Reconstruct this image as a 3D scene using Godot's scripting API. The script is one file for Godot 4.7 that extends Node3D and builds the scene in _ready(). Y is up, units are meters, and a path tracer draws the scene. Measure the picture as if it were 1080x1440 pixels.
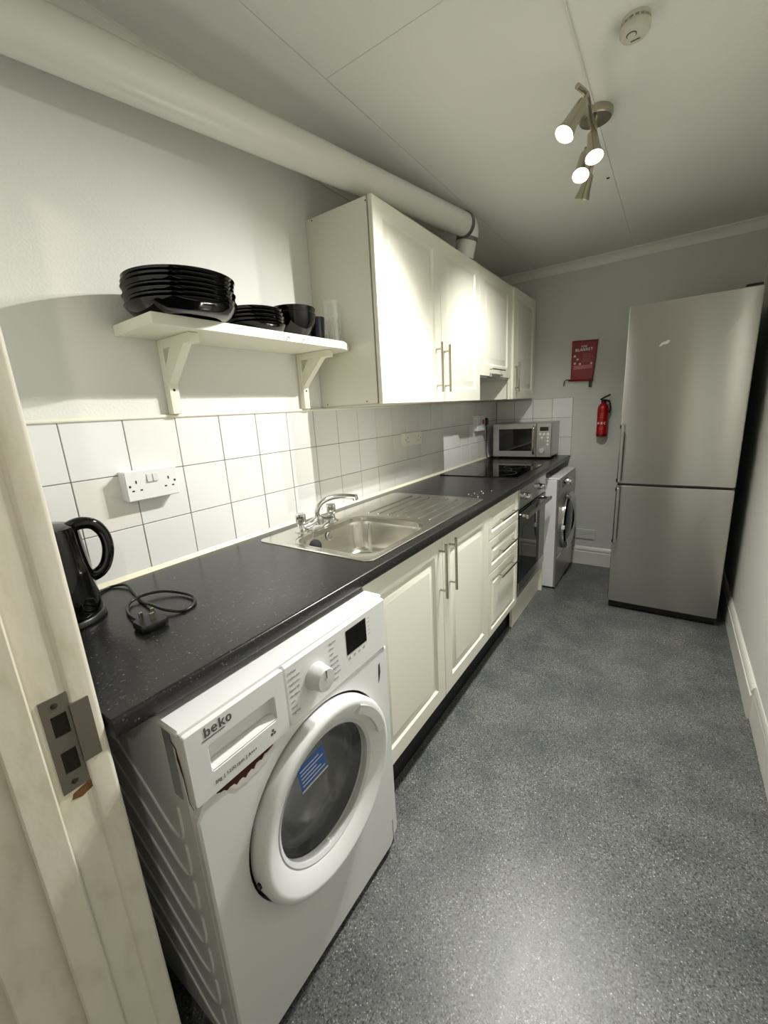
extends Node3D
# Galley kitchen. Working coordinates: x from the left wall, y up, d depth into the room; V() turns them into Godot's axes.

static func V(x: float, y: float, d: float) -> Vector3:
	return Vector3(x, y, -d)

# ------------------------------------------------------------------ shapes
class B:
	var p := PackedVector3Array()   # triangles, Godot axes, clockwise front

	func solid(t: PackedVector3Array) -> B:   # t in working coordinates (x, y, d); closed
		var q := PackedVector3Array()
		q.resize(t.size())
		var c := Vector3.ZERO
		for i in t.size():
			q[i] = Vector3(t[i].x, t[i].y, -t[i].z)
			c += q[i]
		c /= maxi(1, t.size())
		var vol := 0.0
		for i in range(0, q.size(), 3):
			vol += (q[i] - c).dot((q[i + 1] - c).cross(q[i + 2] - c))
		if vol > 0.0:
			for i in range(0, q.size(), 3):
				var s := q[i + 1]; q[i + 1] = q[i + 2]; q[i + 2] = s
		p.append_array(q)
		return self

	static func quad(t: PackedVector3Array, a: Vector3, b: Vector3, c: Vector3, d: Vector3) -> void:
		t.append_array(PackedVector3Array([a, b, c, a, c, d]))

	static func loft_tris(loops: Array, close: bool = false) -> PackedVector3Array:   # rings of equal count; ends capped by a fan
		var t := PackedVector3Array()
		var m: int = loops.size()
		for k in (m if close else m - 1):
			var a: PackedVector3Array = loops[k]
			var b: PackedVector3Array = loops[(k + 1) % m]
			var n: int = a.size()
			for i in n:
				quad(t, a[i], a[(i + 1) % n], b[(i + 1) % n], b[i])
		if not close:
			for e in 2:
				var l: PackedVector3Array = loops[0] if e == 0 else loops[m - 1]
				var c := Vector3.ZERO
				for v in l: c += v
				c /= l.size()
				for i in l.size():
					if e == 0: t.append_array(PackedVector3Array([c, l[(i + 1) % l.size()], l[i]]))
					else: t.append_array(PackedVector3Array([c, l[i], l[(i + 1) % l.size()]]))
		return t

	func loft(loops: Array, close: bool = false) -> B:
		return solid(loft_tris(loops, close))

	func box(x0: float, y0: float, z0: float, x1: float, y1: float, z1: float, bv: float = 0.0) -> B:
		if bv <= 0.0:
			var l := []
			for y in [y0, y1]:
				l.append(PackedVector3Array([Vector3(x0, y, z0), Vector3(x1, y, z0), Vector3(x1, y, z1), Vector3(x0, y, z1)]))
			return loft(l)
		var ls := []
		for s in [[y0, bv], [y0 + bv, 0.0], [y1 - bv, 0.0], [y1, bv]]:
			var i: float = s[1]
			var y: float = s[0]
			ls.append(PackedVector3Array([Vector3(x0 + bv, y, z0 + i), Vector3(x1 - bv, y, z0 + i), Vector3(x1 - i, y, z0 + bv), Vector3(x1 - i, y, z1 - bv), Vector3(x1 - bv, y, z1 - i), Vector3(x0 + bv, y, z1 - i), Vector3(x0 + i, y, z1 - bv), Vector3(x0 + i, y, z0 + bv)]))
		return loft(ls)

	static func frame(axis: Vector3) -> Array:
		var w := axis.normalized()
		var u := w.cross(Vector3.UP if absf(w.y) < 0.9 else Vector3.RIGHT).normalized()
		return [u, w.cross(u), w]

	func lathe(prof: Array, at: Vector3, axis: Vector3 = Vector3.UP, seg: int = 32, close: bool = false) -> B:   # prof: [radius, along]
		var f := frame(axis)
		var loops := []
		for q in prof:
			var l := PackedVector3Array()
			for i in seg:
				var a := TAU * i / seg
				l.append(at + f[2] * float(q[1]) + (f[0] * cos(a) + f[1] * sin(a)) * maxf(float(q[0]), 0.00002))
			loops.append(l)
		return loft(loops, close)

	func tube(pts: Array, r, seg: int = 10, flat: float = 1.0) -> B:
		var loops := []
		var u := Vector3.ZERO
		for i in pts.size():
			var a: Vector3 = pts[maxi(i - 1, 0)]
			var b: Vector3 = pts[mini(i + 1, pts.size() - 1)]
			var w := (b - a).normalized()
			if u == Vector3.ZERO: u = frame(w)[0]
			u = (u - w * u.dot(w)).normalized()
			var v := w.cross(u)
			var rr: float = r[i] if r is Array else r
			var l := PackedVector3Array()
			for k in seg:
				var an := TAU * k / seg
				l.append(pts[i] + u * cos(an) * rr + v * sin(an) * rr * flat)
			loops.append(l)
		return loft(loops)

	func prism(poly: PackedVector2Array, at: Vector3, ux: Vector3, uy: Vector3, uz: Vector3, depth: float) -> B:
		var idx := Geometry2D.triangulate_polygon(poly)
		var t := PackedVector3Array()
		var n := poly.size()
		for i in range(0, idx.size(), 3):
			for s in 2:
				var o := [0, 1, 2] if s == 0 else [0, 2, 1]
				for k in o:
					var q := poly[idx[i + k]]
					t.append(at + ux * q.x + uy * q.y + uz * (depth * s))
		var ccw := not Geometry2D.is_polygon_clockwise(poly)
		var f0 := t[0]; var f1 := t[1]; var f2 := t[2]
		# side walls, wound to agree with the first cap
		var capn := (f1 - f0).cross(f2 - f0)
		for i in n:
			var a := poly[i]; var b := poly[(i + 1) % n]
			var A := at + ux * a.x + uy * a.y; var Bq := at + ux * b.x + uy * b.y
			var C := Bq + uz * depth; var D := A + uz * depth
			var out2 := (b - a).rotated(PI / 2) * (-1.0 if ccw else 1.0)
			var outw := ux * out2.x + uy * out2.y
			var sgn := 1.0 if capn.dot(uz) * depth > 0 else -1.0   # +1: caps wound inward-normal
			var qn := (Bq - A).cross(C - A)
			if qn.dot(outw) * sgn < 0: quad(t, A, Bq, C, D)
			else: quad(t, A, D, C, Bq)
		return solid(t)

	# raised-and-fielded panel that faces +x: steps are [inset, x]
	func facing_x(z0: float, z1: float, y0: float, y1: float, steps: Array) -> B:
		var l := []
		for s in steps:
			var i: float = s[0]
			l.append(PackedVector3Array([Vector3(s[1], y0 + i, z0 + i), Vector3(s[1], y1 - i, z0 + i), Vector3(s[1], y1 - i, z1 - i), Vector3(s[1], y0 + i, z1 - i)]))
		return loft(l)

	func mesh(origin: Vector3, cosang: float = 0.72) -> ArrayMesh:
		var n := p.size()
		var fn := PackedVector3Array(); fn.resize(n / 3)
		var at := {}
		for f in n / 3:
			fn[f] = (p[f * 3 + 2] - p[f * 3]).cross(p[f * 3 + 1] - p[f * 3])
			for k in 3:
				var key := Vector3i((p[f * 3 + k] * 50000.0).round())
				if not at.has(key): at[key] = PackedInt32Array()
				at[key].append(f)
		var un := PackedVector3Array(); un.resize(n / 3)
		for f in n / 3: un[f] = fn[f].normalized()
		var vs := PackedVector3Array(); var ns := PackedVector3Array()
		vs.resize(n); ns.resize(n)
		for f in n / 3:
			for k in 3:
				var i := f * 3 + k
				var s := Vector3.ZERO
				for g in at[Vector3i((p[i] * 50000.0).round())]:
					if un[g].dot(un[f]) > cosang: s += fn[g]
				vs[i] = p[i] - origin
				ns[i] = s.normalized() if s.length_squared() > 0.0 else Vector3.UP
		var keep := PackedVector3Array(); var kn := PackedVector3Array()
		for f in n / 3:
			if fn[f].length_squared() > 1e-18:
				for k in 3:
					keep.append(vs[f * 3 + k]); kn.append(ns[f * 3 + k])
		var arr := []
		arr.resize(Mesh.ARRAY_MAX)
		arr[Mesh.ARRAY_VERTEX] = keep
		arr[Mesh.ARRAY_NORMAL] = kn
		var uv := PackedVector2Array()
		uv.resize(keep.size())
		for i in keep.size():
			var q := keep[i]
			var nn := kn[i].abs()
			uv[i] = Vector2(q.x, q.y) if nn.z >= nn.x and nn.z >= nn.y else (Vector2(-q.z, q.y) if nn.x >= nn.y else Vector2(q.x, q.z))
		arr[Mesh.ARRAY_TEX_UV] = uv
		var m := ArrayMesh.new()
		if keep.size() == 0: return m
		m.add_surface_from_arrays(Mesh.PRIMITIVE_TRIANGLES, arr)
		return m

static func rr(x0: float, y0: float, x1: float, y1: float, r: float, n: int = 5) -> PackedVector2Array:   # rounded rectangle
	var o := PackedVector2Array()
	for c in [[x1 - r, y0 + r, -PI / 2], [x1 - r, y1 - r, 0.0], [x0 + r, y1 - r, PI / 2], [x0 + r, y0 + r, PI]]:
		for i in n + 1:
			var a: float = c[2] + PI / 2 * i / n
			o.append(Vector2(c[0] + cos(a) * r, c[1] + sin(a) * r))
	return o

static func ring3(poly: PackedVector2Array, f: Callable) -> PackedVector3Array:
	var o := PackedVector3Array()
	for q in poly: o.append(f.call(q))
	return o

static func smooth(pts: Array, per: int = 6) -> Array:   # Catmull-Rom through the points
	var o := []
	for i in pts.size() - 1:
		var a: Vector3 = pts[maxi(i - 1, 0)]; var b: Vector3 = pts[i]; var c: Vector3 = pts[i + 1]; var d: Vector3 = pts[mini(i + 2, pts.size() - 1)]
		for k in per:
			o.append(b.cubic_interpolate(c, a, d, float(k) / per))
	o.append(pts[-1])
	return o

# ------------------------------------------------------------------ nodes
var M := {}
var taken := {}

func numbered(called: String) -> String:
	if not taken.has(called):
		taken[called] = 0
		return called
	taken[called] += 1
	return "%s_%03d" % [called, taken[called]]

func tag(o: Node, label: String, category: String, group: String = "") -> void:
	o.set_meta("label", label)
	o.set_meta("category", category)
	if group != "": o.set_meta("group", group)

func thing(called: String, label: String, category: String, base: Vector3, group: String = "") -> Node3D:
	var o := Node3D.new()
	o.name = numbered(called)
	add_child(o)
	o.position = Vector3(base.x, base.y, -base.z)
	tag(o, label, category, group)
	return o

func origin_of(n: Node) -> Vector3:
	var at := Vector3.ZERO
	while n != self:
		at += (n as Node3D).position
		n = n.get_parent()
	return at

func part(parent: Node, called: String, b: B, m: Material, label: String = "", cosang: float = 0.72) -> MeshInstance3D:
	var o := MeshInstance3D.new()
	o.name = called
	parent.add_child(o, true)
	o.mesh = b.mesh(origin_of(parent), cosang)
	o.material_override = m
	if label != "": o.set_meta("label", label)
	return o

func struct(called: String, b: B, m: Material, label: String = "") -> MeshInstance3D:
	var o := part(self, called, b, m)
	o.set_meta("kind", "structure")
	if label != "": o.set_meta("label", label)
	return o

func single(called: String, b: B, m: Material, label: String, category: String, base: Vector3, group: String = "") -> MeshInstance3D:
	var o := MeshInstance3D.new()
	o.name = numbered(called)
	add_child(o)
	o.position = Vector3(base.x, base.y, -base.z)
	o.mesh = b.mesh(o.position)
	o.material_override = m
	tag(o, label, category, group)
	return o

func place(parent: Node, called: String, mesh: Mesh, m: Material, at: Vector3) -> MeshInstance3D:
	var o := MeshInstance3D.new()
	o.name = called
	o.mesh = mesh
	o.material_override = m
	parent.add_child(o, true)
	o.position = Vector3(at.x, at.y, -at.z)
	return o

const FACE_X := 0   # lettering that faces +x
const FACE_CAM := 1   # lettering that faces the doorway
const FACE_DOWN := 2

func lettering(parent: Node, called: String, s: String, height: float, at: Vector3, facing: int, m: Material, bold: bool = false, centred: bool = false) -> MeshInstance3D:
	var t := TextMesh.new()
	var f := SystemFont.new()
	f.font_names = PackedStringArray(["Droid Sans"])
	f.font_weight = 700 if bold else 400
	t.font = f
	t.text = s
	t.font_size = 32
	t.pixel_size = height / 23.0
	t.depth = 0.0006
	t.curve_step = 2.0
	t.horizontal_alignment = HORIZONTAL_ALIGNMENT_CENTER if centred else HORIZONTAL_ALIGNMENT_LEFT
	t.vertical_alignment = VERTICAL_ALIGNMENT_CENTER
	var o := MeshInstance3D.new()
	o.name = called
	o.mesh = t
	o.material_override = m
	parent.add_child(o, true)
	var b := Basis.IDENTITY
	if facing == FACE_X: b = Basis(Vector3(0, 0, -1), Vector3(0, 1, 0), Vector3(1, 0, 0))
	elif facing == FACE_DOWN: b = Basis(Vector3(1, 0, 0), Vector3(0, 0, -1), Vector3(0, -1, 0))
	o.transform = Transform3D(b, Vector3(at.x, at.y, -at.z) - origin_of(parent))
	return o

# ------------------------------------------------------------------ materials
func mat(called: String, c: Color, rough: float, metal: float = 0.0) -> StandardMaterial3D:
	var m := StandardMaterial3D.new()
	m.resource_name = called
	m.albedo_color = c
	m.roughness = rough
	m.metallic = metal
	M[called] = m
	return m

func noise_tex(freq: float, seed_: int, size: int = 512, oct: int = 3, ramp: Array = []) -> NoiseTexture2D:
	var n := FastNoiseLite.new()
	n.seed = seed_
	n.frequency = freq
	n.fractal_octaves = oct
	var t := NoiseTexture2D.new()
	t.noise = n
	t.width = size
	t.height = size
	t.seamless = true
	if ramp.size() > 0:
		var g := Gradient.new()
		g.offsets = PackedFloat32Array(ramp[0])
		g.colors = PackedColorArray(ramp[1])
		t.color_ramp = g
	return t

func relief(m: StandardMaterial3D, tex: Texture2D, depth_cm: float, scale: Vector3, world: bool = true) -> void:
	m.heightmap_enabled = true
	m.heightmap_texture = tex
	m.heightmap_scale = depth_cm
	m.uv1_triplanar = true
	m.uv1_world_triplanar = world
	m.uv1_scale = scale

func speckle(size: int, base: Array, specks: Array, seed_: int) -> ImageTexture:   # specks: [count, rmin, rmax, colour]
	var rng := RandomNumberGenerator.new()
	rng.seed = seed_
	var n := FastNoiseLite.new()
	n.seed = seed_
	n.frequency = 0.09
	var img := n.get_seamless_image(size, size)
	img.convert(Image.FORMAT_RGB8)
	var d := img.get_data()
	var a: Color = base[0]
	var b: Color = base[1]
	for i in size * size:
		var c := a.lerp(b, clampf(d[i * 3] / 255.0 + rng.randf_range(-0.22, 0.22), 0, 1))
		d[i * 3] = int(c.r * 255); d[i * 3 + 1] = int(c.g * 255); d[i * 3 + 2] = int(c.b * 255)
	for s in specks:
		for k in int(s[0]):
			var x := rng.randi() % size
			var y := rng.randi() % size
			var r := rng.randf_range(s[1], s[2])
			var st := rng.randf_range(0.5, 1.0)
			var an := rng.randf() * PI
			var c: Color = s[3]
			var w := rng.randf_range(0.5, 1.0)
			var R := ceili(r)
			for dy in range(-R, R + 1):
				for dx in range(-R, R + 1):
					var u := dx * cos(an) + dy * sin(an)
					var v := (-dx * sin(an) + dy * cos(an)) / st
					if u * u + v * v <= r * r:
						var i: int = ((y + dy + size) % size * size + (x + dx + size) % size) * 3
						d[i] = int(lerpf(d[i], c.r * 255, w)); d[i + 1] = int(lerpf(d[i + 1], c.g * 255, w)); d[i + 2] = int(lerpf(d[i + 2], c.b * 255, w))
	var im := Image.create_from_data(size, size, false, Image.FORMAT_RGB8, d)
	return ImageTexture.create_from_image(im)

func brushed(seed_: int, vertical: bool) -> ImageTexture:   # fine parallel scratches
	var rng := RandomNumberGenerator.new()
	rng.seed = seed_
	var S := 512
	var d := PackedByteArray()
	d.resize(S * S)
	for y in S:
		var row := rng.randf()
		var v := row
		for x in S:
			if rng.randf() < 0.012: v = clampf(row + rng.randf_range(-0.4, 0.4), 0, 1)
			var i := x * S + y if vertical else y * S + x
			d[i] = int(v * 255)
	return ImageTexture.create_from_image(Image.create_from_data(S, S, false, Image.FORMAT_L8, d))

func make_materials() -> void:
	var w := mat("wall_paint", Color(0.89, 0.89, 0.865), 0.6)
	relief(w, noise_tex(0.05, 3, 512, 4), 0.05, Vector3.ONE * 4.0)
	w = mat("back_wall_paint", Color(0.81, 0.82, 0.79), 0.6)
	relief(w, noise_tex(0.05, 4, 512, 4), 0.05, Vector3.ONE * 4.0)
	w = mat("ceiling_paint", Color(0.885, 0.885, 0.86), 0.7)
	relief(w, noise_tex(0.06, 5, 512, 4), 0.05, Vector3.ONE * 4.0)
	mat("white_gloss_paint", Color(0.89, 0.885, 0.85), 0.3)
	w = mat("old_frame_paint", Color(0.84, 0.825, 0.765), 0.38)
	w.albedo_texture = noise_tex(0.012, 12, 512, 4, [[0.0, 0.3, 0.55, 1.0], [Color(0.93, 0.925, 0.90), Color(0.98, 0.98, 0.97), Color(1, 1, 1), Color(1, 1, 1)]])
	relief(w, noise_tex(0.02, 8, 512, 4), 0.045, Vector3(3, 1.2, 3))
	mat("bare_wood", Color(0.42, 0.29, 0.15), 0.8)
	mat("tile_glaze", Color(0.90, 0.90, 0.885), 0.12)
	mat("tile_glaze_warm", Color(0.895, 0.89, 0.865), 0.14)
	mat("tile_glaze_cool", Color(0.905, 0.908, 0.90), 0.12)
	mat("grout", Color(0.45, 0.44, 0.41), 0.9)
	mat("yellowed_sealant", Color(0.875, 0.855, 0.76), 0.4)
	w = mat("cabinet_cream", Color(0.915, 0.908, 0.85), 0.32)
	mat("carcass", Color(0.80, 0.785, 0.73), 0.5)
	mat("dark_plinth", Color(0.06, 0.06, 0.065), 0.6)
	w = mat("worktop_laminate", Color(1, 1, 1), 0.27)
	w.albedo_texture = speckle(1024, [Color(0.06, 0.06, 0.062), Color(0.12, 0.12, 0.121)], [[2800, 1.4, 4.4, Color(0.235, 0.235, 0.23)], [600, 1.2, 3.0, Color(0.45, 0.44, 0.43)], [900, 1.5, 5.0, Color(0.06, 0.06, 0.065)]], 21)
	w.uv1_triplanar = true
	w.uv1_world_triplanar = true
	w.uv1_scale = Vector3.ONE * 1.7
	relief(w, noise_tex(0.08, 31, 512, 3), 0.02, Vector3.ONE * 1.7)
	w = mat("vinyl_floor", Color(1, 1, 1), 0.36)
	w.albedo_texture = speckle(1024, [Color(0.285, 0.293, 0.288), Color(0.495, 0.505, 0.497)], [[9000, 1.5, 4.5, Color(0.20, 0.212, 0.22)], [5200, 1.5, 4.0, Color(0.56, 0.58, 0.58)], [1500, 1.2, 2.8, Color(0.80, 0.81, 0.79)]], 22)
	relief(w, noise_tex(0.35, 32, 1024, 3), 0.03, Vector3.ONE * 1.45)
	w.detail_enabled = true
	w.detail_blend_mode = BaseMaterial3D.BLEND_MODE_MUL
	w.detail_uv_layer = BaseMaterial3D.DETAIL_UV_2
	w.uv2_triplanar = true
	w.uv2_world_triplanar = true
	w.uv2_scale = Vector3.ONE * 0.42
	w.detail_albedo = noise_tex(0.018, 33, 512, 5, [[0.0, 0.4, 0.62, 1.0], [Color(0.80, 0.81, 0.83), Color(0.92, 0.92, 0.92), Color(1, 1, 0.98), Color(1, 1, 1)]])
	w = mat("brushed_steel", Color(0.70, 0.695, 0.675), 0.21, 1.0)
	w.anisotropy_enabled = true
	w.anisotropy = -0.95
	relief(w, brushed(41, false), 0.002, Vector3.ONE * 4.0)
	w = mat("sink_steel", Color(0.86, 0.85, 0.82), 0.21, 1.0)
	relief(w, brushed(42, true), 0.0012, Vector3.ONE * 4.0)
	mat("appliance_silver", Color(0.72, 0.715, 0.70), 0.3, 0.85)
	mat("chrome", Color(0.86, 0.86, 0.86), 0.07, 1.0)
	mat("satin_nickel", Color(0.70, 0.67, 0.61), 0.24, 1.0)
	mat("appliance_white", Color(0.90, 0.905, 0.905), 0.25)
	mat("plastic_white", Color(0.915, 0.92, 0.92), 0.3)
	mat("silver_plastic", Color(0.83, 0.835, 0.835), 0.3)
	mat("grey_print", Color(0.36, 0.36, 0.37), 0.6)
	mat("pale_print", Color(0.70, 0.70, 0.71), 0.6)
	mat("black_gloss", Color(0.012, 0.012, 0.014), 0.07)
	mat("black_glass", Color(0.01, 0.01, 0.012), 0.03)
	mat("oven_glass", Color(0.025, 0.026, 0.028), 0.04)
	mat("black_plastic", Color(0.03, 0.03, 0.032), 0.35)
	mat("rubber", Color(0.045, 0.045, 0.05), 0.7)
	mat("drum_steel", Color(0.74, 0.74, 0.74), 0.3, 1.0)
	mat("navy_glaze", Color(0.02, 0.025, 0.06), 0.08)
	mat("brass", Color(0.83, 0.74, 0.52), 0.2, 1.0)
	mat("red_vinyl", Color(0.52, 0.035, 0.07), 0.38)
	mat("red_enamel", Color(0.66, 0.06, 0.07), 0.22)
	mat("white_print", Color(0.9, 0.88, 0.86), 0.5)
	mat("pink_print", Color(0.75, 0.42, 0.42), 0.5)
	mat("blue_print", Color(0.13, 0.38, 0.72), 0.4)
	mat("rust", Color(0.27, 0.12, 0.06), 0.9)
	mat("lifted_paint", Color(0.85, 0.835, 0.81), 0.5)
	mat("green_mark", Color(0.04, 0.20, 0.19), 0.5)
	mat("red_switch", Color(0.75, 0.06, 0.05), 0.35)
	mat("screw", Color(0.28, 0.27, 0.25), 0.4, 0.8)
	mat("aged_plate", Color(0.47, 0.45, 0.41), 0.42, 0.7)
	mat("shelf_paint", Color(0.92, 0.91, 0.84), 0.42)
	mat("duct_plastic", Color(0.88, 0.88, 0.845), 0.26)
	mat("duct_clip", Color(0.45, 0.45, 0.45), 0.4, 0.5)
	mat("detector_plastic", Color(0.78, 0.765, 0.70), 0.45)
	mat("recess_shade", Color(0.10, 0.07, 0.05), 0.95)  # dark tone painted for the shade inside holes and grooves
	mat("paper", Color(0.85, 0.85, 0.84), 0.6)
	w = mat("glass_pane", Color(0.5, 0.52, 0.52, 0.012), 0.03)
	w.transparency = BaseMaterial3D.TRANSPARENCY_ALPHA
	w = mat("tumbler_glass", Color(0.9, 0.92, 0.92, 0.04), 0.03)
	w.transparency = BaseMaterial3D.TRANSPARENCY_ALPHA
	w = mat("cut_glass", Color(0.97, 0.98, 0.98, 0.0), 0.02)
	w.refraction_enabled = true
	w.refraction_scale = 0.05
	w = mat("lamp_glow", Color(1, 1, 1), 0.4)
	w.emission_enabled = true
	w.emission = Color(1.0, 0.95, 0.82)
	w.emission_energy_multiplier = 9.0
	w = mat("hall_glow", Color(1, 1, 1), 0.4)
	w.emission_enabled = true
	w.emission = Color(1.0, 0.95, 0.86)
	w.emission_energy_multiplier = 3.0

const ROOM_W := 1.645
const BACK := 3.33
const CEIL := 2.309
const NEAR := -0.068
const HALL := -0.385
const WT := 0.905   # worktop height

func _ready() -> void:
	# --- camera
	var cam := Camera3D.new()
	cam.name = "camera"
	add_child(cam)
	cam.fov = rad_to_deg(2.0 * atan(720.0 / 579.0))
	cam.near = 0.02
	var rx := 0.2398; var ry := -0.6122; var rz := -0.0597
	var c0 := _cam_axis(Vector3(1, 0, 0), rx, ry, rz)
	var c1 := _cam_axis(Vector3(0, 1, 0), rx, ry, rz)
	var c2 := _cam_axis(Vector3(0, 0, 1), rx, ry, rz)
	cam.transform = Transform3D(Basis(V(c0.x, c0.y, c0.z), V(c1.x, c1.y, c1.z), -V(c2.x, c2.y, c2.z)), V(1.2636, 1.334, -0.2561))
	cam.current = true
	# --- surroundings: a closed flat, so no sky enters
	var we := WorldEnvironment.new()
	we.name = "environment"
	var env := Environment.new()
	env.background_mode = Environment.BG_COLOR
	env.background_color = Color(0, 0, 0)
	env.tonemap_mode = Environment.TONE_MAPPER_LINEAR
	env.tonemap_exposure = 1.03
	env.sdfgi_enabled = true
	env.ssao_enabled = true
	env.ssil_enabled = true
	we.environment = env
	add_child(we)
	make_materials()
	build_shell()
	build_tiles()
	build_door_frame()
	build_worktop()
	build_base_units()
	build_wall_units()
	build_washer()
	build_far_washer()
	build_fridge()
	build_duct()
	build_lamp()
	build_hall_lamp()
	build_sink()
	build_shelf()
	build_crockery()
	build_microwave_and_hob()
	build_kettle()
	build_sockets()
	build_back_wall_things()
	build_ceiling_things()

func _cam_axis(v: Vector3, rx: float, ry: float, rz: float) -> Vector3:   # Ry * Rx * Rz in the working (left-handed) axes
	var a := Vector3(cos(rz) * v.x - sin(rz) * v.y, sin(rz) * v.x + cos(rz) * v.y, v.z)
	var b := Vector3(a.x, cos(rx) * a.y - sin(rx) * a.z, sin(rx) * a.y + cos(rx) * a.z)
	return Vector3(cos(ry) * b.x + sin(ry) * b.z, b.y, -sin(ry) * b.x + cos(ry) * b.z)

# ------------------------------------------------------------------ the room
func build_shell() -> void:
	struct("floor", B.new().box(-0.6, -0.1, -2.1, 3.2, 0, BACK + 0.15), M.vinyl_floor, "grey speckled vinyl floor")
	struct("wall_left", B.new().box(-0.15, 0, NEAR, -0.006, 2.45, BACK + 0.15), M.wall_paint, "white painted wall above the worktop")
	struct("wall_back", B.new().box(-0.15, 0, BACK, ROOM_W + 0.15, 2.45, BACK + 0.15), M.back_wall_paint, "pale grey end wall")
	struct("wall_right", B.new().box(ROOM_W, 0, NEAR, ROOM_W + 0.15, 2.45, BACK + 0.15), M.wall_paint, "white painted right wall")
	var b := B.new()
	b.box(-0.6, 0, HALL, 0.575, 2.45, NEAR)
	b.box(1.385, 0, HALL, 3.2, 2.45, NEAR)
	b.box(0.575, 2.025, -0.15, 1.385, 2.45, NEAR)
	b.box(0.575, 2.2, HALL, 1.385, 2.45, -0.15)
	struct("wall_near", b, M.wall_paint, "wall with the doorway")
	struct("wall_hall_back", B.new().box(-0.6, 0, -2.2, 3.2, 2.45, -2.1), M.wall_paint)
	struct("wall_hall_left", B.new().box(-0.7, 0, -2.2, -0.6, 2.45, NEAR), M.wall_paint)
	struct("wall_hall_right", B.new().box(3.2, 0, -2.2, 3.3, 2.45, NEAR), M.wall_paint)
	# ceiling: a backing and boards with narrow open joints
	var ceil := struct("ceiling", B.new().box(-0.7, CEIL + 0.008, -2.2, 3.3, 2.5, BACK + 0.15), M.ceiling_paint, "painted board ceiling")
	var g := 0.0007
	for r in [[-0.6, -2.1, 3.2, NEAR], [-0.006, NEAR, 0.318, BACK], [0.318, NEAR, 0.948, 0.923], [0.318, 0.923, 0.948, BACK], [0.948, NEAR, ROOM_W, BACK]]:
		part(ceil, "ceiling_board", B.new().box(r[0] + g, CEIL, r[1] + g, r[2] - g, CEIL + 0.0085, r[3] - g), M.ceiling_paint)
	part(ceil, "hole_shade", B.new().lathe([[0, 0], [0.007, 0], [0.007, 0.001], [0, 0.001]], Vector3(0.924, CEIL - 0.001, 2.167), Vector3.UP, 12), M.recess_shade)  # dark disc on the surface, painted as the shade of a screw hole
	# cornices
	var prof := PackedVector2Array([Vector2(0, 0), Vector2(0, -0.06), Vector2(0.006, -0.06), Vector2(0.01, -0.045), Vector2(0.022, -0.022), Vector2(0.036, -0.012), Vector2(0.045, -0.008), Vector2(0.045, 0)])
	struct("trim_1", B.new().prism(prof, Vector3(-0.006, CEIL, BACK), Vector3(0, 0, -1), Vector3.UP, Vector3.RIGHT, ROOM_W), M.white_gloss_paint, "white cornice along the end wall")
	struct("trim_2", B.new().prism(prof, Vector3(-0.006, CEIL, NEAR), Vector3.RIGHT, Vector3.UP, Vector3(0, 0, 1), BACK - NEAR - 0.001), M.white_gloss_paint, "white cornice above the cupboards")
	# skirting boards
	var sk := PackedVector2Array([Vector2(0, 0), Vector2(0.018, 0), Vector2(0.018, 0.108), Vector2(0.013, 0.112), Vector2(0.013, 0.118), Vector2(0.0165, 0.122), Vector2(0.0165, 0.13), Vector2(0.012, 0.142), Vector2(0.006, 0.15), Vector2(0, 0.152)])
	struct("baseboard_back", B.new().prism(sk, Vector3(0.0, 0, BACK), Vector3(0, 0, -1), Vector3.UP, Vector3.RIGHT, ROOM_W), M.white_gloss_paint, "white moulded skirting board on the end wall")
	struct("baseboard_right", B.new().prism(sk, Vector3(ROOM_W, 0, 1.77), Vector3.LEFT, Vector3.UP, Vector3(0, 0, 1), BACK - 1.79), M.white_gloss_paint, "white moulded skirting board by the fridge")
	var sk2 := PackedVector2Array()
	for q in sk: sk2.append(Vector2(q.x * 0.45, q.y * 1.02))
	struct("baseboard_right_near", B.new().prism(sk2, Vector3(ROOM_W, 0, NEAR), Vector3.LEFT, Vector3.UP, Vector3(0, 0, 1), 1.77 - NEAR), M.white_gloss_paint, "thinner length of white skirting board")

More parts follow.
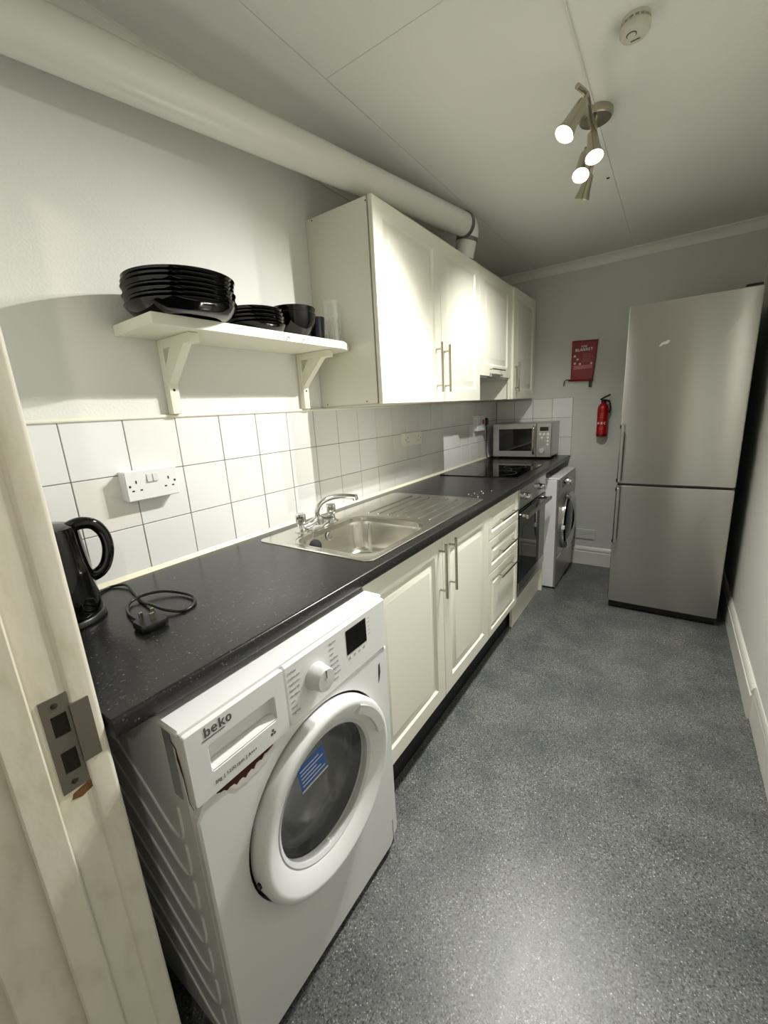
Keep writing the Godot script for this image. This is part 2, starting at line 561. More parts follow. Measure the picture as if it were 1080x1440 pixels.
func build_tiles() -> void:
	var t := 0.152
	var gap := 0.0011
	var wl := get_node("wall_left")
	part(wl, "grout_bed", B.new().box(-0.0065, WT - 0.02, NEAR, -0.0018, 1.354, BACK), M.grout)
	var glazes := [M.tile_glaze, M.tile_glaze_warm, M.tile_glaze_cool, M.tile_glaze]
	var rng := RandomNumberGenerator.new()
	rng.seed = 5
	var whole: ArrayMesh = B.new().box(-0.006, gap, gap, 0.0, t - gap, t - gap, 0.0012).mesh(Vector3.ZERO)
	for r in 3:
		var y1 := 1.3537 - r * t
		for k in range(-2, 21):
			var z0 := 0.1508 + k * t
			var z1 := z0 + t
			var m: Material = glazes[rng.randi() % 4]
			var jx := rng.randf_range(-0.0006, 0.0004)
			if z0 < NEAR or z1 > BACK:
				z0 = maxf(z0, NEAR); z1 = minf(z1, BACK)
				if z1 - z0 > 0.01:
					part(wl, "tile", B.new().box(-0.006, y1 - t + gap, z0 + gap, 0.0, y1 - gap, z1 - gap, 0.0012), m)
			else:
				place(wl, "tile", whole, m, Vector3(jx, y1 - t, z0))
	var wb := get_node("wall_back")
	part(wb, "grout_bed", B.new().box(0, WT - 0.02, BACK - 0.0042, 0.612, 1.354, BACK + 0.0005), M.grout)
	var flat: ArrayMesh = B.new().box(gap, gap, -0.006, t - gap, t - gap, 0.0, 0.0012).mesh(Vector3.ZERO)
	for r in 3:
		for k in 4:
			place(wb, "tile", flat, glazes[rng.randi() % 4], Vector3(0.6119 - (k + 1) * t, 1.3537 - (r + 1) * t, BACK))
	struct("trim_3", B.new().tube([Vector3(0.0, 1.357, NEAR), Vector3(0.0, 1.357, BACK)], 0.006, 10), M.shelf_paint, "pale bead along the top of the tiles")
	struct("trim_4", B.new().prism(PackedVector2Array([Vector2(0, 0), Vector2(0.011, 0), Vector2(0.008, 0.003), Vector2(0.003, 0.008), Vector2(0, 0.012)]), Vector3(0, WT, NEAR), Vector3.RIGHT, Vector3.UP, Vector3(0, 0, 1), BACK - NEAR - 0.006), M.yellowed_sealant, "yellowed sealant between tiles and worktop")

func build_door_frame() -> void:
	var f := Node3D.new()
	f.name = "door_1"
	add_child(f)
	f.position = V(0.98, 0, -0.2)
	f.set_meta("kind", "structure")
	f.set_meta("label", "old cream-painted door frame with a strike plate")
	# left jamb, profile seen from above (x, d)
	var pj := PackedVector2Array([Vector2(0.574, -0.25), Vector2(0.598, -0.25), Vector2(0.600, -0.248), Vector2(0.600, -0.110), Vector2(0.5985, -0.108), Vector2(0.6, -0.106), Vector2(0.6025, -0.103), Vector2(0.6025, -0.080), Vector2(0.6, -0.075), Vector2(0.596, -0.073), Vector2(0.574, -0.073)])
	part(f, "jamb", B.new().prism(pj, Vector3.ZERO, Vector3.RIGHT, Vector3(0, 0, 1), Vector3.UP, 2.025), M.old_frame_paint)
	var mirror := PackedVector2Array()
	for q in pj: mirror.append(Vector2(1.96 - q.x, q.y))
	part(f, "jamb", B.new().prism(mirror, Vector3.ZERO, Vector3.RIGHT, Vector3(0, 0, 1), Vector3.UP, 2.025), M.old_frame_paint)
	part(f, "head", B.new().box(0.60, 2.0, -0.15, 1.36, 2.026, -0.073, 0.002), M.old_frame_paint)
	part(f, "stop", B.new().box(0.5995, 0, -0.188, 0.613, 2.2, -0.149, 0.0025), M.old_frame_paint)
	part(f, "stop", B.new().box(1.347, 0, -0.188, 1.3605, 2.2, -0.149, 0.0025), M.old_frame_paint)
	part(f, "lining", B.new().box(0.574, 0, HALL, 0.588, 2.2, -0.25), M.old_frame_paint)
	part(f, "lining", B.new().box(1.372, 0, HALL, 1.386, 2.2, -0.25), M.old_frame_paint)
	part(f, "architrave", B.new().box(0.50, 0, HALL - 0.022, 0.583, 2.09, HALL, 0.004), M.old_frame_paint)
	part(f, "architrave", B.new().box(1.377, 0, HALL - 0.022, 1.46, 2.09, HALL, 0.004), M.old_frame_paint)
	# strike plate with two openings, let into the rebate
	var s := B.new()
	var x0 := 0.5995; var x1 := 0.6022
	var za := -0.1395; var zb := -0.107
	for y in [[0.833, 0.862], [0.897, 0.922], [0.955, 0.982]]:
		s.box(x0, y[0], za, x1, y[1], zb)
	for y in [[0.862, 0.897], [0.922, 0.955]]:
		s.box(x0, y[0], za, x1, y[1], za + 0.0085)
		s.box(x0, y[0], zb - 0.0055, x1, y[1], zb)
	s.box(x0 + 0.002, 0.866, zb - 0.001, 0.6048, 0.962, -0.085)
	var plate := part(f, "strike_plate", s, M.aged_plate, "grey metal strike plate")
	for y in [[0.862, 0.897], [0.922, 0.955]]:
		part(plate, "mortise_shade", B.new().box(x0 - 0.0005, y[0], za + 0.008, 0.6006, y[1], zb - 0.005), M.recess_shade)  # dark brown block stands for wood and shade inside the uncut hole
	for y in [0.846, 0.970]:
		part(plate, "screw", B.new().lathe([[0, -0.001], [0.0042, -0.001], [0.0042, 0.0004], [0.0034, 0.0009], [0, 0.0009]], Vector3(x1, y, -0.1235), Vector3.RIGHT, 14), M.screw)
	var chip := PackedVector2Array([Vector2(-0.132, 0.818), Vector2(-0.12, 0.814), Vector2(-0.108, 0.818), Vector2(-0.098, 0.822), Vector2(-0.095, 0.829), Vector2(-0.107, 0.832), Vector2(-0.12, 0.829), Vector2(-0.129, 0.826)])
	part(f, "bare_patch", B.new().prism(chip, Vector3(0.5996, 0, 0), Vector3(0, 0, 1), Vector3.UP, Vector3.RIGHT, 0.0009), M.bare_wood, "bare wood showing through chipped paint")

func build_worktop() -> void:
	var b := B.new()
	var y0 := WT - 0.038
	# nosing profile (x, y), rounded top arris
	var p := PackedVector2Array([Vector2(0.55, y0), Vector2(0.596, y0), Vector2(0.604, y0 + 0.004), Vector2(0.607, y0 + 0.012), Vector2(0.607, WT - 0.007), Vector2(0.6062, WT - 0.0035), Vector2(0.604, WT - 0.001), Vector2(0.600, WT), Vector2(0.55, WT)])
	b.prism(p, Vector3(0, 0, NEAR + 0.003), Vector3.RIGHT, Vector3.UP, Vector3(0, 0, 1), BACK - NEAR - 0.01)
	b.box(0.001, y0, NEAR + 0.003, 0.185, WT, BACK - 0.007)
	b.box(0.185, y0, NEAR + 0.003, 0.55, WT, 0.672)
	b.box(0.185, y0, 1.09, 0.55, WT, BACK - 0.007)
	single("worktop", b, M.worktop_laminate, "long charcoal speckled laminate worktop running under the tiles", "worktop", Vector3(0.3, y0, 1.6))

func bar_handle(parent: Node, a: Vector3, c: Vector3, stand: float, r: float = 0.0055, inset: float = 0.03) -> MeshInstance3D:   # runs from a to c, stands off along +x
	var b := B.new()
	var o := Vector3(stand, 0, 0)
	var d := (c - a).normalized()
	b.tube([a + o, a + o + d * 0.0005, c + o - d * 0.0005, c + o], [r * 0.8, r, r, r * 0.8], 14)
	b.tube([a + d * inset, a + d * inset + o], r * 0.8, 12)
	b.tube([c - d * inset, c - d * inset + o], r * 0.8, 12)
	return part(parent, "handle", b, M.satin_nickel)

func door_shape(z0: float, z1: float, y0: float, y1: float, x: float, fw: float = 0.062, th: float = 0.018, slope: float = 0.03) -> B:
	return B.new().facing_x(z0, z1, y0, y1, [[0.0, x - th], [0.0, x - 0.003], [0.0012, x - 0.0008], [0.004, x], [fw, x], [fw + 0.003, x - 0.004], [fw + 0.008, x - 0.0085], [fw + 0.012, x - 0.0098], [fw + 0.012 + slope, x - 0.0012], [fw + 0.0135 + slope, x - 0.0005]])

func build_base_units() -> void:
	var X := 0.588
	var yb := 0.172
	# double cupboard under the sink
	var t := thing("base_cabinet", "cream double-door base cupboard below the sink", "cabinet", Vector3(0.3, 0, 1.07))
	var body := B.new()
	body.box(0.03, 0.15, 0.578, X - 0.019, 0.168, 1.565)
	body.box(0.03, 0.168, 0.578, X - 0.019, 0.866, 0.594)
	body.box(0.03, 0.168, 1.549, X - 0.019, 0.866, 1.565)
	body.box(0.03, 0.168, 0.594, 0.036, 0.70, 1.549)
	part(t, "carcass", body, M.carcass)
	part(t, "plinth", B.new().box(0.515, 0.0, 0.578, 0.53, 0.15, 1.565), M.dark_plinth)
	var d1 := part(t, "door", door_shape(0.580, 1.0750, yb, 0.862, X), M.cabinet_cream, "", 0.9)
	var d2 := part(t, "door", door_shape(1.0780, 1.5655, yb, 0.862, X), M.cabinet_cream, "", 0.9)
	bar_handle(d1, Vector3(X - 0.001, 0.630, 1.048), Vector3(X - 0.001, 0.846, 1.048), 0.030)
	bar_handle(d2, Vector3(X - 0.001, 0.632, 1.134), Vector3(X - 0.001, 0.847, 1.134), 0.030)
	# drawers
	t = thing("drawer_unit", "cream three-drawer base unit beside the oven", "drawers", Vector3(0.3, 0, 1.8))
	body = B.new()
	body.box(0.03, 0.15, 1.567, X - 0.019, 0.168, 2.034)
	body.box(0.03, 0.168, 1.567, X - 0.019, 0.866, 1.583)
	body.box(0.03, 0.168, 2.018, X - 0.019, 0.866, 2.034)
	body.box(0.03, 0.168, 1.583, 0.036, 0.866, 2.018)
	part(t, "carcass", body, M.carcass)
	part(t, "plinth", B.new().box(0.515, 0.0, 1.567, 0.53, 0.15, 2.034), M.dark_plinth)
	for r in [[0.6965, 0.862, 0.770], [0.5245, 0.6935, 0.606], [yb, 0.5215, 0.470]]:
		var dr := part(t, "drawer", door_shape(1.5685, 2.0325, r[0], r[1], X, 0.036, 0.018, 0.018), M.cabinet_cream, "", 0.9)
		bar_handle(dr, Vector3(X - 0.001, r[2], 1.692), Vector3(X - 0.001, r[2], 1.95), 0.026, 0.0042, 0.028)
	# oven
	t = thing("built_in_oven", "built-in oven with dark glass door and steel fascia", "oven", Vector3(0.3, 0.15, 2.33))
	part(t, "casing", B.new().box(0.05, 0.19, 2.045, X - 0.02, 0.864, 2.635), M.appliance_silver)
	var fas := part(t, "fascia", B.new().box(X - 0.02, 0.742, 2.042, X + 0.002, 0.862, 2.637, 0.003), M.brushed_steel)
	for z in [2.165, 2.475]:
		var k := part(fas, "knob", B.new().lathe([[0, 0], [0.022, 0], [0.022, 0.006], [0.019, 0.008], [0.017, 0.028], [0.0155, 0.031], [0, 0.031]], Vector3(X + 0.002, 0.802, z), Vector3.RIGHT, 28), M.chrome)
		part(k, "grip", B.new().box(X + 0.032, 0.785, z - 0.003, X + 0.037, 0.819, z + 0.003, 0.001), M.chrome)
	var door := part(t, "door", B.new().box(X - 0.02, 0.238, 2.042, X + 0.004, 0.735, 2.637, 0.003), M.oven_glass)
	part(door, "door_frame", B.new().box(X - 0.018, 0.232, 2.042, X + 0.0055, 0.290, 2.637, 0.002), M.brushed_steel)
	part(door, "window", B.new().box(X + 0.0035, 0.33, 2.10, X + 0.005, 0.63, 2.58), M.black_glass)
	var h := B.new()
	h.box(X + 0.034, 0.690, 2.055, X + 0.050, 0.714, 2.625, 0.004)
	h.box(X + 0.002, 0.693, 2.07, X + 0.036, 0.711, 2.088, 0.003)
	h.box(X + 0.002, 0.693, 2.592, X + 0.036, 0.711, 2.61, 0.003)
	part(door, "handle", h, M.brushed_steel)
	part(t, "vent_strip", B.new().box(X - 0.02, 0.195, 2.042, X - 0.004, 0.232, 2.637), M.appliance_silver)
	part(t, "plinth", B.new().box(0.545, 0.0, 2.036, 0.56, 0.19, 2.6415), M.cabinet_cream)
	single("end_panel", B.new().box(0.03, 0.0, 2.642, X - 0.004, 0.866, 2.660, 0.001), M.cabinet_cream, "cream end panel between the oven and the far washing machine", "panel", Vector3(0.3, 0, 2.65))

func build_wall_units() -> void:
	var y0 := 1.367; var y1 := 2.083; var X := 0.317
	var t := thing("wall_cabinet", "large cream double-door wall cupboard above the sink", "cabinet", Vector3(0.15, y0, 1.64))
	var c := part(t, "carcass", B.new().box(-0.0055, y0, 1.129, 0.2925, y1, 2.147, 0.0008), M.cabinet_cream)
	for s in [[0.028, 2.075], [0.29, 2.068], [0.028, 1.375], [0.24, 1.376]]:
		part(c, "screw_cap", B.new().lathe([[0, 0], [0.003, 0], [0.003, 0.0006], [0, 0.0006]], Vector3(s[0], s[1], 1.1292), Vector3(0, 0, -1), 10), M.rust)
	var d1 := part(t, "door", door_shape(1.131, 1.6545, y0 - 0.004, y1 + 0.002, X), M.cabinet_cream, "", 0.9)
	var d2 := part(t, "door", door_shape(1.6575, 2.147, y0 - 0.004, y1 + 0.002, X), M.cabinet_cream, "", 0.9)
	bar_handle(d1, Vector3(X - 0.001, 1.408, 1.600), Vector3(X - 0.001, 1.632, 1.600), 0.030)
	bar_handle(d2, Vector3(X - 0.001, 1.408, 1.684), Vector3(X - 0.001, 1.628, 1.684), 0.030)
	t = thing("extractor_cabinet", "short cream cupboard housing the cooker hood above the hob", "cabinet", Vector3(0.15, 1.5, 2.43))
	part(t, "carcass", B.new().box(-0.0055, 1.53, 2.1495, 0.297, y1, 2.711), M.cabinet_cream)
	var dr := part(t, "door", door_shape(2.1495, 2.6965, 1.505, y1, X), M.cabinet_cream, "", 0.9)
	bar_handle(dr, Vector3(X - 0.001, 1.545, 2.285), Vector3(X - 0.001, 1.545, 2.515), 0.026, 0.0042, 0.02)
	part(t, "hood", B.new().box(0.0, 1.495, 2.155, 0.30, 1.53, 2.705, 0.003), M.silver_plastic)
	part(t, "pull_lip", B.new().box(0.30, 1.497, 2.30, 0.330, 1.520, 2.46, 0.003), M.appliance_silver)
	t = thing("wall_cabinet", "cream single-door wall cupboard in the far corner", "cabinet", Vector3(0.15, y0, 3.0))
	part(t, "carcass", B.new().box(-0.0055, y0, 2.7125, 0.297, y1 - 0.004, 3.27), M.cabinet_cream)
	part(t, "filler", B.new().box(0.24, y0, 3.27, 0.29, y1 - 0.004, BACK), M.cabinet_cream)
	part(t, "frame_strip", B.new().box(0.297, y0 - 0.004, 2.699, 0.315, y1, 2.7215, 0.001), M.cabinet_cream)
	dr = part(t, "door", door_shape(2.724, 3.253, y0 - 0.002, y1 - 0.002, X + 0.012), M.cabinet_cream, "", 0.9)
	bar_handle(dr, Vector3(X + 0.011, 1.410, 2.765), Vector3(X + 0.011, 1.610, 2.765), 0.030)
	for z in [[1.129, 2.147]]:
		single("pelmet", B.new().box(0.0, 1.3605, z[0], 0.30, 1.3668, z[1]), M.carcass, "thin board under the big wall cupboard", "board", Vector3(0.15, 1.3605, 1.64))

# ------------------------------------------------------------------ washing machines
func build_washer() -> void:
	var t := thing("washing_machine", "white front-loading washing machine under the near end of the worktop", "washing machine", Vector3(0.36, 0, 0.287))
	var Z0 := 0.0; var Z1 := 0.5734; var X := 0.661
	var body := B.new()
	body.box(0.075, 0.022, Z0, 0.644, 0.846, Z0 + 0.012, 0.003)
	body.box(0.075, 0.022, Z1 - 0.012, 0.644, 0.846, Z1, 0.003)
	body.box(0.075, 0.022, Z0 + 0.012, 0.087, 0.846, Z1 - 0.012)
	body.box(0.087, 0.022, Z0 + 0.012, 0.64, 0.034, Z1 - 0.012)
	part(t, "casing", body, M.appliance_white)
	part(t, "top", B.new().box(0.07, 0.842, Z0 - 0.002, 0.655, 0.855, Z1 + 0.001, 0.004), M.plastic_white)
	# pressed ribs on the near side panel
	for k in 8:
		var y := 0.775 - k * 0.088
		var pts := smooth([Vector3(0.30, y - 0.015, 0.001), Vector3(0.36, y - 0.045, 0.001), Vector3(0.47, y - 0.115, 0.001), Vector3(0.545, y - 0.17, 0.001), Vector3(0.585, y - 0.18, 0.001), Vector3(0.600, y - 0.15, 0.001), Vector3(0.600, y - 0.10, 0.001)], 5)
		if y - 0.18 > 0.03: part(t, "pressed_rib", B.new().tube(pts, 0.004, 8), M.appliance_white)
	# front panel with a round opening
	var cy := 0.473; var cz := 0.298
	var n := 64
	var fp := []
	var lo := Vector2(Z0, 0.028); var hi := Vector2(Z1, 0.702)
	for s in [[0.223, X - 0.016], [0.223, X], [-1.0, X], [-2.0, X - 0.004], [-2.0, X - 0.016]]:
		var l := PackedVector3Array()
		for i in n:
			var a := TAU * i / n
			var dir := Vector2(cos(a), sin(a))
			if s[0] > 0: l.append(Vector3(s[1], cy + dir.y * s[0], cz + dir.x * s[0]))
			else:
				var ins := 0.004 if s[0] == -1.0 else 0.0
				var k := INF
				if dir.x > 1e-6: k = minf(k, (hi.x - ins - cz) / dir.x)
				if dir.x < -1e-6: k = minf(k, (lo.x + ins - cz) / dir.x)
				if dir.y > 1e-6: k = minf(k, (hi.y - ins - cy) / dir.y)
				if dir.y < -1e-6: k = minf(k, (lo.y + ins - cy) / dir.y)
				l.append(Vector3(s[1], cy + dir.y * k, cz + dir.x * k))
		fp.append(l)
	var front := part(t, "front_panel", B.new().loft(fp, true), M.appliance_white)
	part(front, "filter_flap_gap", B.new().box(X - 0.001, 0.035, 0.548, X + 0.0006, 0.115, 0.5495), M.grey_print)
	part(t, "kick_strip", B.new().box(0.60, 0.004, 0.006, X - 0.012, 0.03, Z1 - 0.006), M.black_plastic)
	for z in [0.05, 0.52]:
		part(t, "foot", B.new().lathe([[0, 0], [0.02, 0], [0.02, 0.012], [0.008, 0.014], [0.008, 0.03], [0, 0.03]], Vector3(0.57, 0.0, z), Vector3.UP, 16), M.black_plastic)
	# control panel
	var cb := B.new()
	cb.box(0.600, 0.704, 0.2135, X + 0.003, 0.846, Z1, 0.004)
	cb.box(0.600, 0.704, Z0, 0.630, 0.846, 0.2135)
	var cp := part(t, "control_panel", cb, M.plastic_white)
	var dl := []
	for q in [[0.0, 0.632, 0.0], [0.0, X + 0.001, 0.0], [0.0015, X + 0.004, 0.0015]]:
		dl.append(ring3(rr(0.001 + q[0], 0.7045 + q[0], 0.2125 - q[0], 0.8455 - q[0], 0.005), func(p): return Vector3(q[1], p.y, p.x)))
	for q in [[0.0, X + 0.0042], [0.0015, X + 0.0025], [0.004, X - 0.012], [0.010, X - 0.016]]:
		dl.append(ring3(rr(0.038 + q[0], 0.748 + q[0], 0.184 - q[0], 0.804 - q[0], 0.006), func(p): return Vector3(q[1], p.y, p.x)))
	var drawer := part(cp, "detergent_drawer", B.new().loft(dl), M.plastic_white)
	part(drawer, "drawer_lip", B.new().prism(PackedVector2Array([Vector2(0, 0), Vector2(0.017, 0), Vector2(0.018, 0.0025), Vector2(0.010, 0.010), Vector2(0, 0.010)]), Vector3(X - 0.0145, 0.7495, 0.041), Vector3.RIGHT, Vector3.UP, Vector3(0, 0, 1), 0.140), M.plastic_white)
	lettering(cp, "maker_lettering", "beko", 0.017, Vector3(X + 0.0044, 0.829, 0.034), FACE_X, M.grey_print, true)
	part(cp, "logo_underline", B.new().box(X + 0.0038, 0.8155, 0.030, X + 0.0046, 0.8175, 0.074), M.grey_print)
	lettering(cp, "rating_lettering", "8kg | 1200 rpm | A+++", 0.0062, Vector3(X + 0.0044, 0.726, 0.040), FACE_X, M.grey_print)
	# energy mark: small triangle of three dots
	var em := B.new()
	for q in [[0.166, 0.727], [0.173, 0.727], [0.1695, 0.734]]:
		em.lathe([[0, 0], [0.0032, 0], [0.0032, 0.0006], [0, 0.0006]], Vector3(X + 0.004, q[1], q[0]), Vector3.RIGHT, 10)
	part(cp, "round_mark", em, M.grey_print)
	var knob := part(cp, "dial", B.new().lathe([[0, 0], [0.031, 0], [0.031, 0.004], [0.029, 0.006], [0.027, 0.03], [0.0245, 0.034], [0.0, 0.035]], Vector3(X + 0.003, 0.778, 0.298), Vector3.RIGHT, 40), M.silver_plastic)
	part(knob, "pointer", B.new().box(X + 0.036, 0.784, 0.2975, X + 0.039, 0.802, 0.2985), M.grey_print)
	var words := ["Cottons", "Cotton Eco", "Synthetics", "Mixed 40", "Woollens", "Spin", "Rinse", "Hygiene"]
	for i in 8:
		lettering(cp, "programme_lettering", words[i], 0.0048, Vector3(X + 0.0034, 0.826 - i * 0.0135, 0.222), FACE_X, M.pale_print)
		lettering(cp, "programme_lettering", words[7 - i], 0.0048, Vector3(X + 0.0034, 0.826 - i * 0.0135, 0.347), FACE_X, M.pale_print)
	part(cp, "display", B.new().box(X + 0.002, 0.765, 0.407, X + 0.0038, 0.829, 0.486), M.black_glass)
	for i in 5: part(cp, "indicator", B.new().box(X + 0.0028, 0.822 - i * 0.011, 0.493, X + 0.0034, 0.8235 - i * 0.011, 0.502), M.pale_print)
	for i in 4: part(cp, "button_mark", B.new().box(X + 0.0028, 0.750, 0.412 + i * 0.019, X + 0.0034, 0.757, 0.420 + i * 0.019), M.pale_print)
	# door: ring, glass bowl, hinge side notch, grip
	var C := Vector3(0, cy, cz)
	var ring := part(t, "door_ring", B.new().lathe([[0.150, X - 0.012], [0.212, X - 0.010], [0.2165, X - 0.004], [0.217, X + 0.022], [0.213, X + 0.030], [0.206, X + 0.0335], [0.196, X + 0.034], [0.170, X + 0.020], [0.158, X + 0.010], [0.150, X + 0.004]], C, Vector3.RIGHT, 96, true), M.plastic_white)
	part(ring, "inner_trim", B.new().lathe([[0.1495, X - 0.006], [0.1595, X + 0.008], [0.1570, X + 0.013], [0.1495, X + 0.008]], C, Vector3.RIGHT, 80, true), M.silver_plastic)
	var grip := B.new()
	var gl := []
	for i in 17:
		var a := deg_to_rad(12.0 + 46.0 * i / 16)
		var r0 := 0.176; var r1 := 0.199
		var dd := Vector3(0, sin(a), cos(a))
		gl.append(PackedVector3Array([C + dd * r0 + Vector3(X + 0.016, 0, 0), C + dd * r1 + Vector3(X + 0.028, 0, 0), C + dd * r1 + Vector3(X + 0.0385, 0, 0), C + dd * r0 + Vector3(X + 0.034, 0, 0)]))
	grip.loft(gl)
	part(ring, "grip", grip, M.plastic_white)
	part(ring, "hinge_gap", B.new().box(X + 0.012, 0.44, 0.078, X + 0.019, 0.452, 0.090), M.black_plastic)
	part(t, "door_glass", B.new().lathe([[0.152, X + 0.004], [0.148, X + 0.006], [0.135, X - 0.03], [0.115, X - 0.075], [0.07, X - 0.098], [0.0, X - 0.104], [0.0, X - 0.108], [0.07, X - 0.102], [0.118, X - 0.079], [0.139, X - 0.03]], C, Vector3.RIGHT, 64, false), M.glass_pane)
	part(t, "gasket", B.new().lathe([[0.226, X - 0.0165], [0.150, X - 0.0165], [0.146, X - 0.05], [0.158, X - 0.085], [0.165, X - 0.085], [0.165, X - 0.06], [0.226, X - 0.045]], C, Vector3.RIGHT, 64, true), M.rubber)  # real seal inside; its black rim is widened to darken the shadow gap
	var drum := part(t, "drum", B.new().lathe([[0.160, X - 0.082], [0.215, X - 0.09], [0.225, X - 0.12], [0.225, X - 0.42], [0.215, X - 0.44], [0.0, X - 0.45], [0.0, X - 0.455], [0.22, X - 0.447], [0.231, X - 0.42], [0.231, X - 0.115], [0.22, X - 0.084]], C, Vector3.RIGHT, 64, false), M.drum_steel)
	for i in 3:
		var a := TAU * i / 3 + 0.9
		var dd := Vector3(0, sin(a), cos(a))
		part(drum, "paddle", B.new().tube([C + dd * 0.215 + Vector3(X - 0.40, 0, 0), C + dd * 0.215 + Vector3(X - 0.12, 0, 0)], 0.024, 10), M.silver_plastic)
	# energy sticker inside the glass
	var st := part(t, "sticker", B.new().box(0, 0, 0, 0.0006, 0.062, 0.085), M.blue_print, "blue sticker on the door glass")
	st.mesh = B.new().box(0, 0, 0, 0.0006, 0.062, 0.085).mesh(Vector3.ZERO)
	st.position = V(0.648, 0.505, 0.235) - origin_of(t)
	st.rotation = Vector3(deg_to_rad(2), 0, deg_to_rad(8))
	for i in 5:
		part(st, "white_line", B.new(), M.white_print).mesh = B.new().box(0.0006, 0.012 + i * 0.009, 0.006, 0.001, 0.0145 + i * 0.009, 0.079 - (i % 3) * 0.012).mesh(Vector3.ZERO)
	part(st, "white_line", B.new(), M.white_print).mesh = B.new().box(0.0005, 0.0, 0.0, 0.0012, 0.004, 0.085).mesh(Vector3.ZERO)
	# rust under the drawer, cracked corner, green dash
	var jag := PackedVector2Array([Vector2(0.040, 0.7008), Vector2(0.168, 0.7008), Vector2(0.160, 0.6985), Vector2(0.151, 0.6955), Vector2(0.146, 0.6975), Vector2(0.137, 0.6900), Vector2(0.133, 0.6930), Vector2(0.124, 0.6925), Vector2(0.118, 0.6850), Vector2(0.113, 0.6895), Vector2(0.104, 0.6865), Vector2(0.099, 0.6820), Vector2(0.093, 0.6880), Vector2(0.086, 0.6875), Vector2(0.079, 0.6835), Vector2(0.075, 0.6900), Vector2(0.066, 0.6910), Vector2(0.060, 0.6890), Vector2(0.054, 0.6950), Vector2(0.047, 0.6965)])
	part(front, "rust_patch", B.new().prism(jag, Vector3(X - 0.0005, 0, 0), Vector3(0, 0, 1), Vector3.UP, Vector3.RIGHT, 0.0012), M.rust, "rusted torn edge below the drawer")
	var peel := PackedVector2Array([Vector2(0.066, 0.6905), Vector2(0.075, 0.6895), Vector2(0.079, 0.6830), Vector2(0.086, 0.6870), Vector2(0.093, 0.6875), Vector2(0.099, 0.6815), Vector2(0.104, 0.6860), Vector2(0.113, 0.6890), Vector2(0.118, 0.6845), Vector2(0.124, 0.6920), Vector2(0.133, 0.6925), Vector2(0.137, 0.6895), Vector2(0.146, 0.6970), Vector2(0.151, 0.6950), Vector2(0.168, 0.7000), Vector2(0.172, 0.6900), Vector2(0.158, 0.6840), Vector2(0.150, 0.6780), Vector2(0.138, 0.6790), Vector2(0.128, 0.6730), Vector2(0.115, 0.6760), Vector2(0.104, 0.6710), Vector2(0.092, 0.6760), Vector2(0.082, 0.6740), Vector2(0.070, 0.6830)])
	part(front, "blistered_paint", B.new().prism(peel, Vector3(X - 0.0005, 0, 0), Vector3(0, 0, 1), Vector3.UP, Vector3.RIGHT, 0.0017), M.lifted_paint)
	part(front, "green_dash", B.new().prism(PackedVector2Array([Vector2(0.528, 0.610), Vector2(0.533, 0.622), Vector2(0.5385, 0.640), Vector2(0.537, 0.668), Vector2(0.5315, 0.664), Vector2(0.529, 0.640)]), Vector3(X - 0.0005, 0, 0), Vector3(0, 0, 1), Vector3.UP, Vector3.RIGHT, 0.0011), M.green_mark, "dark green dash on the front")
	part(t, "corner_crack", B.new().tube([Vector3(0.628, 0.828, -0.001), Vector3(0.640, 0.818, -0.001), Vector3(0.641, 0.796, -0.001), Vector3(0.648, 0.76, -0.001), Vector3(0.650, 0.714, -0.001), Vector3(0.660, 0.704, -0.001)], [0.0006, 0.0008, 0.0016, 0.0008, 0.0006, 0.0005], 6), M.rust, "rusty crack at the front corner")

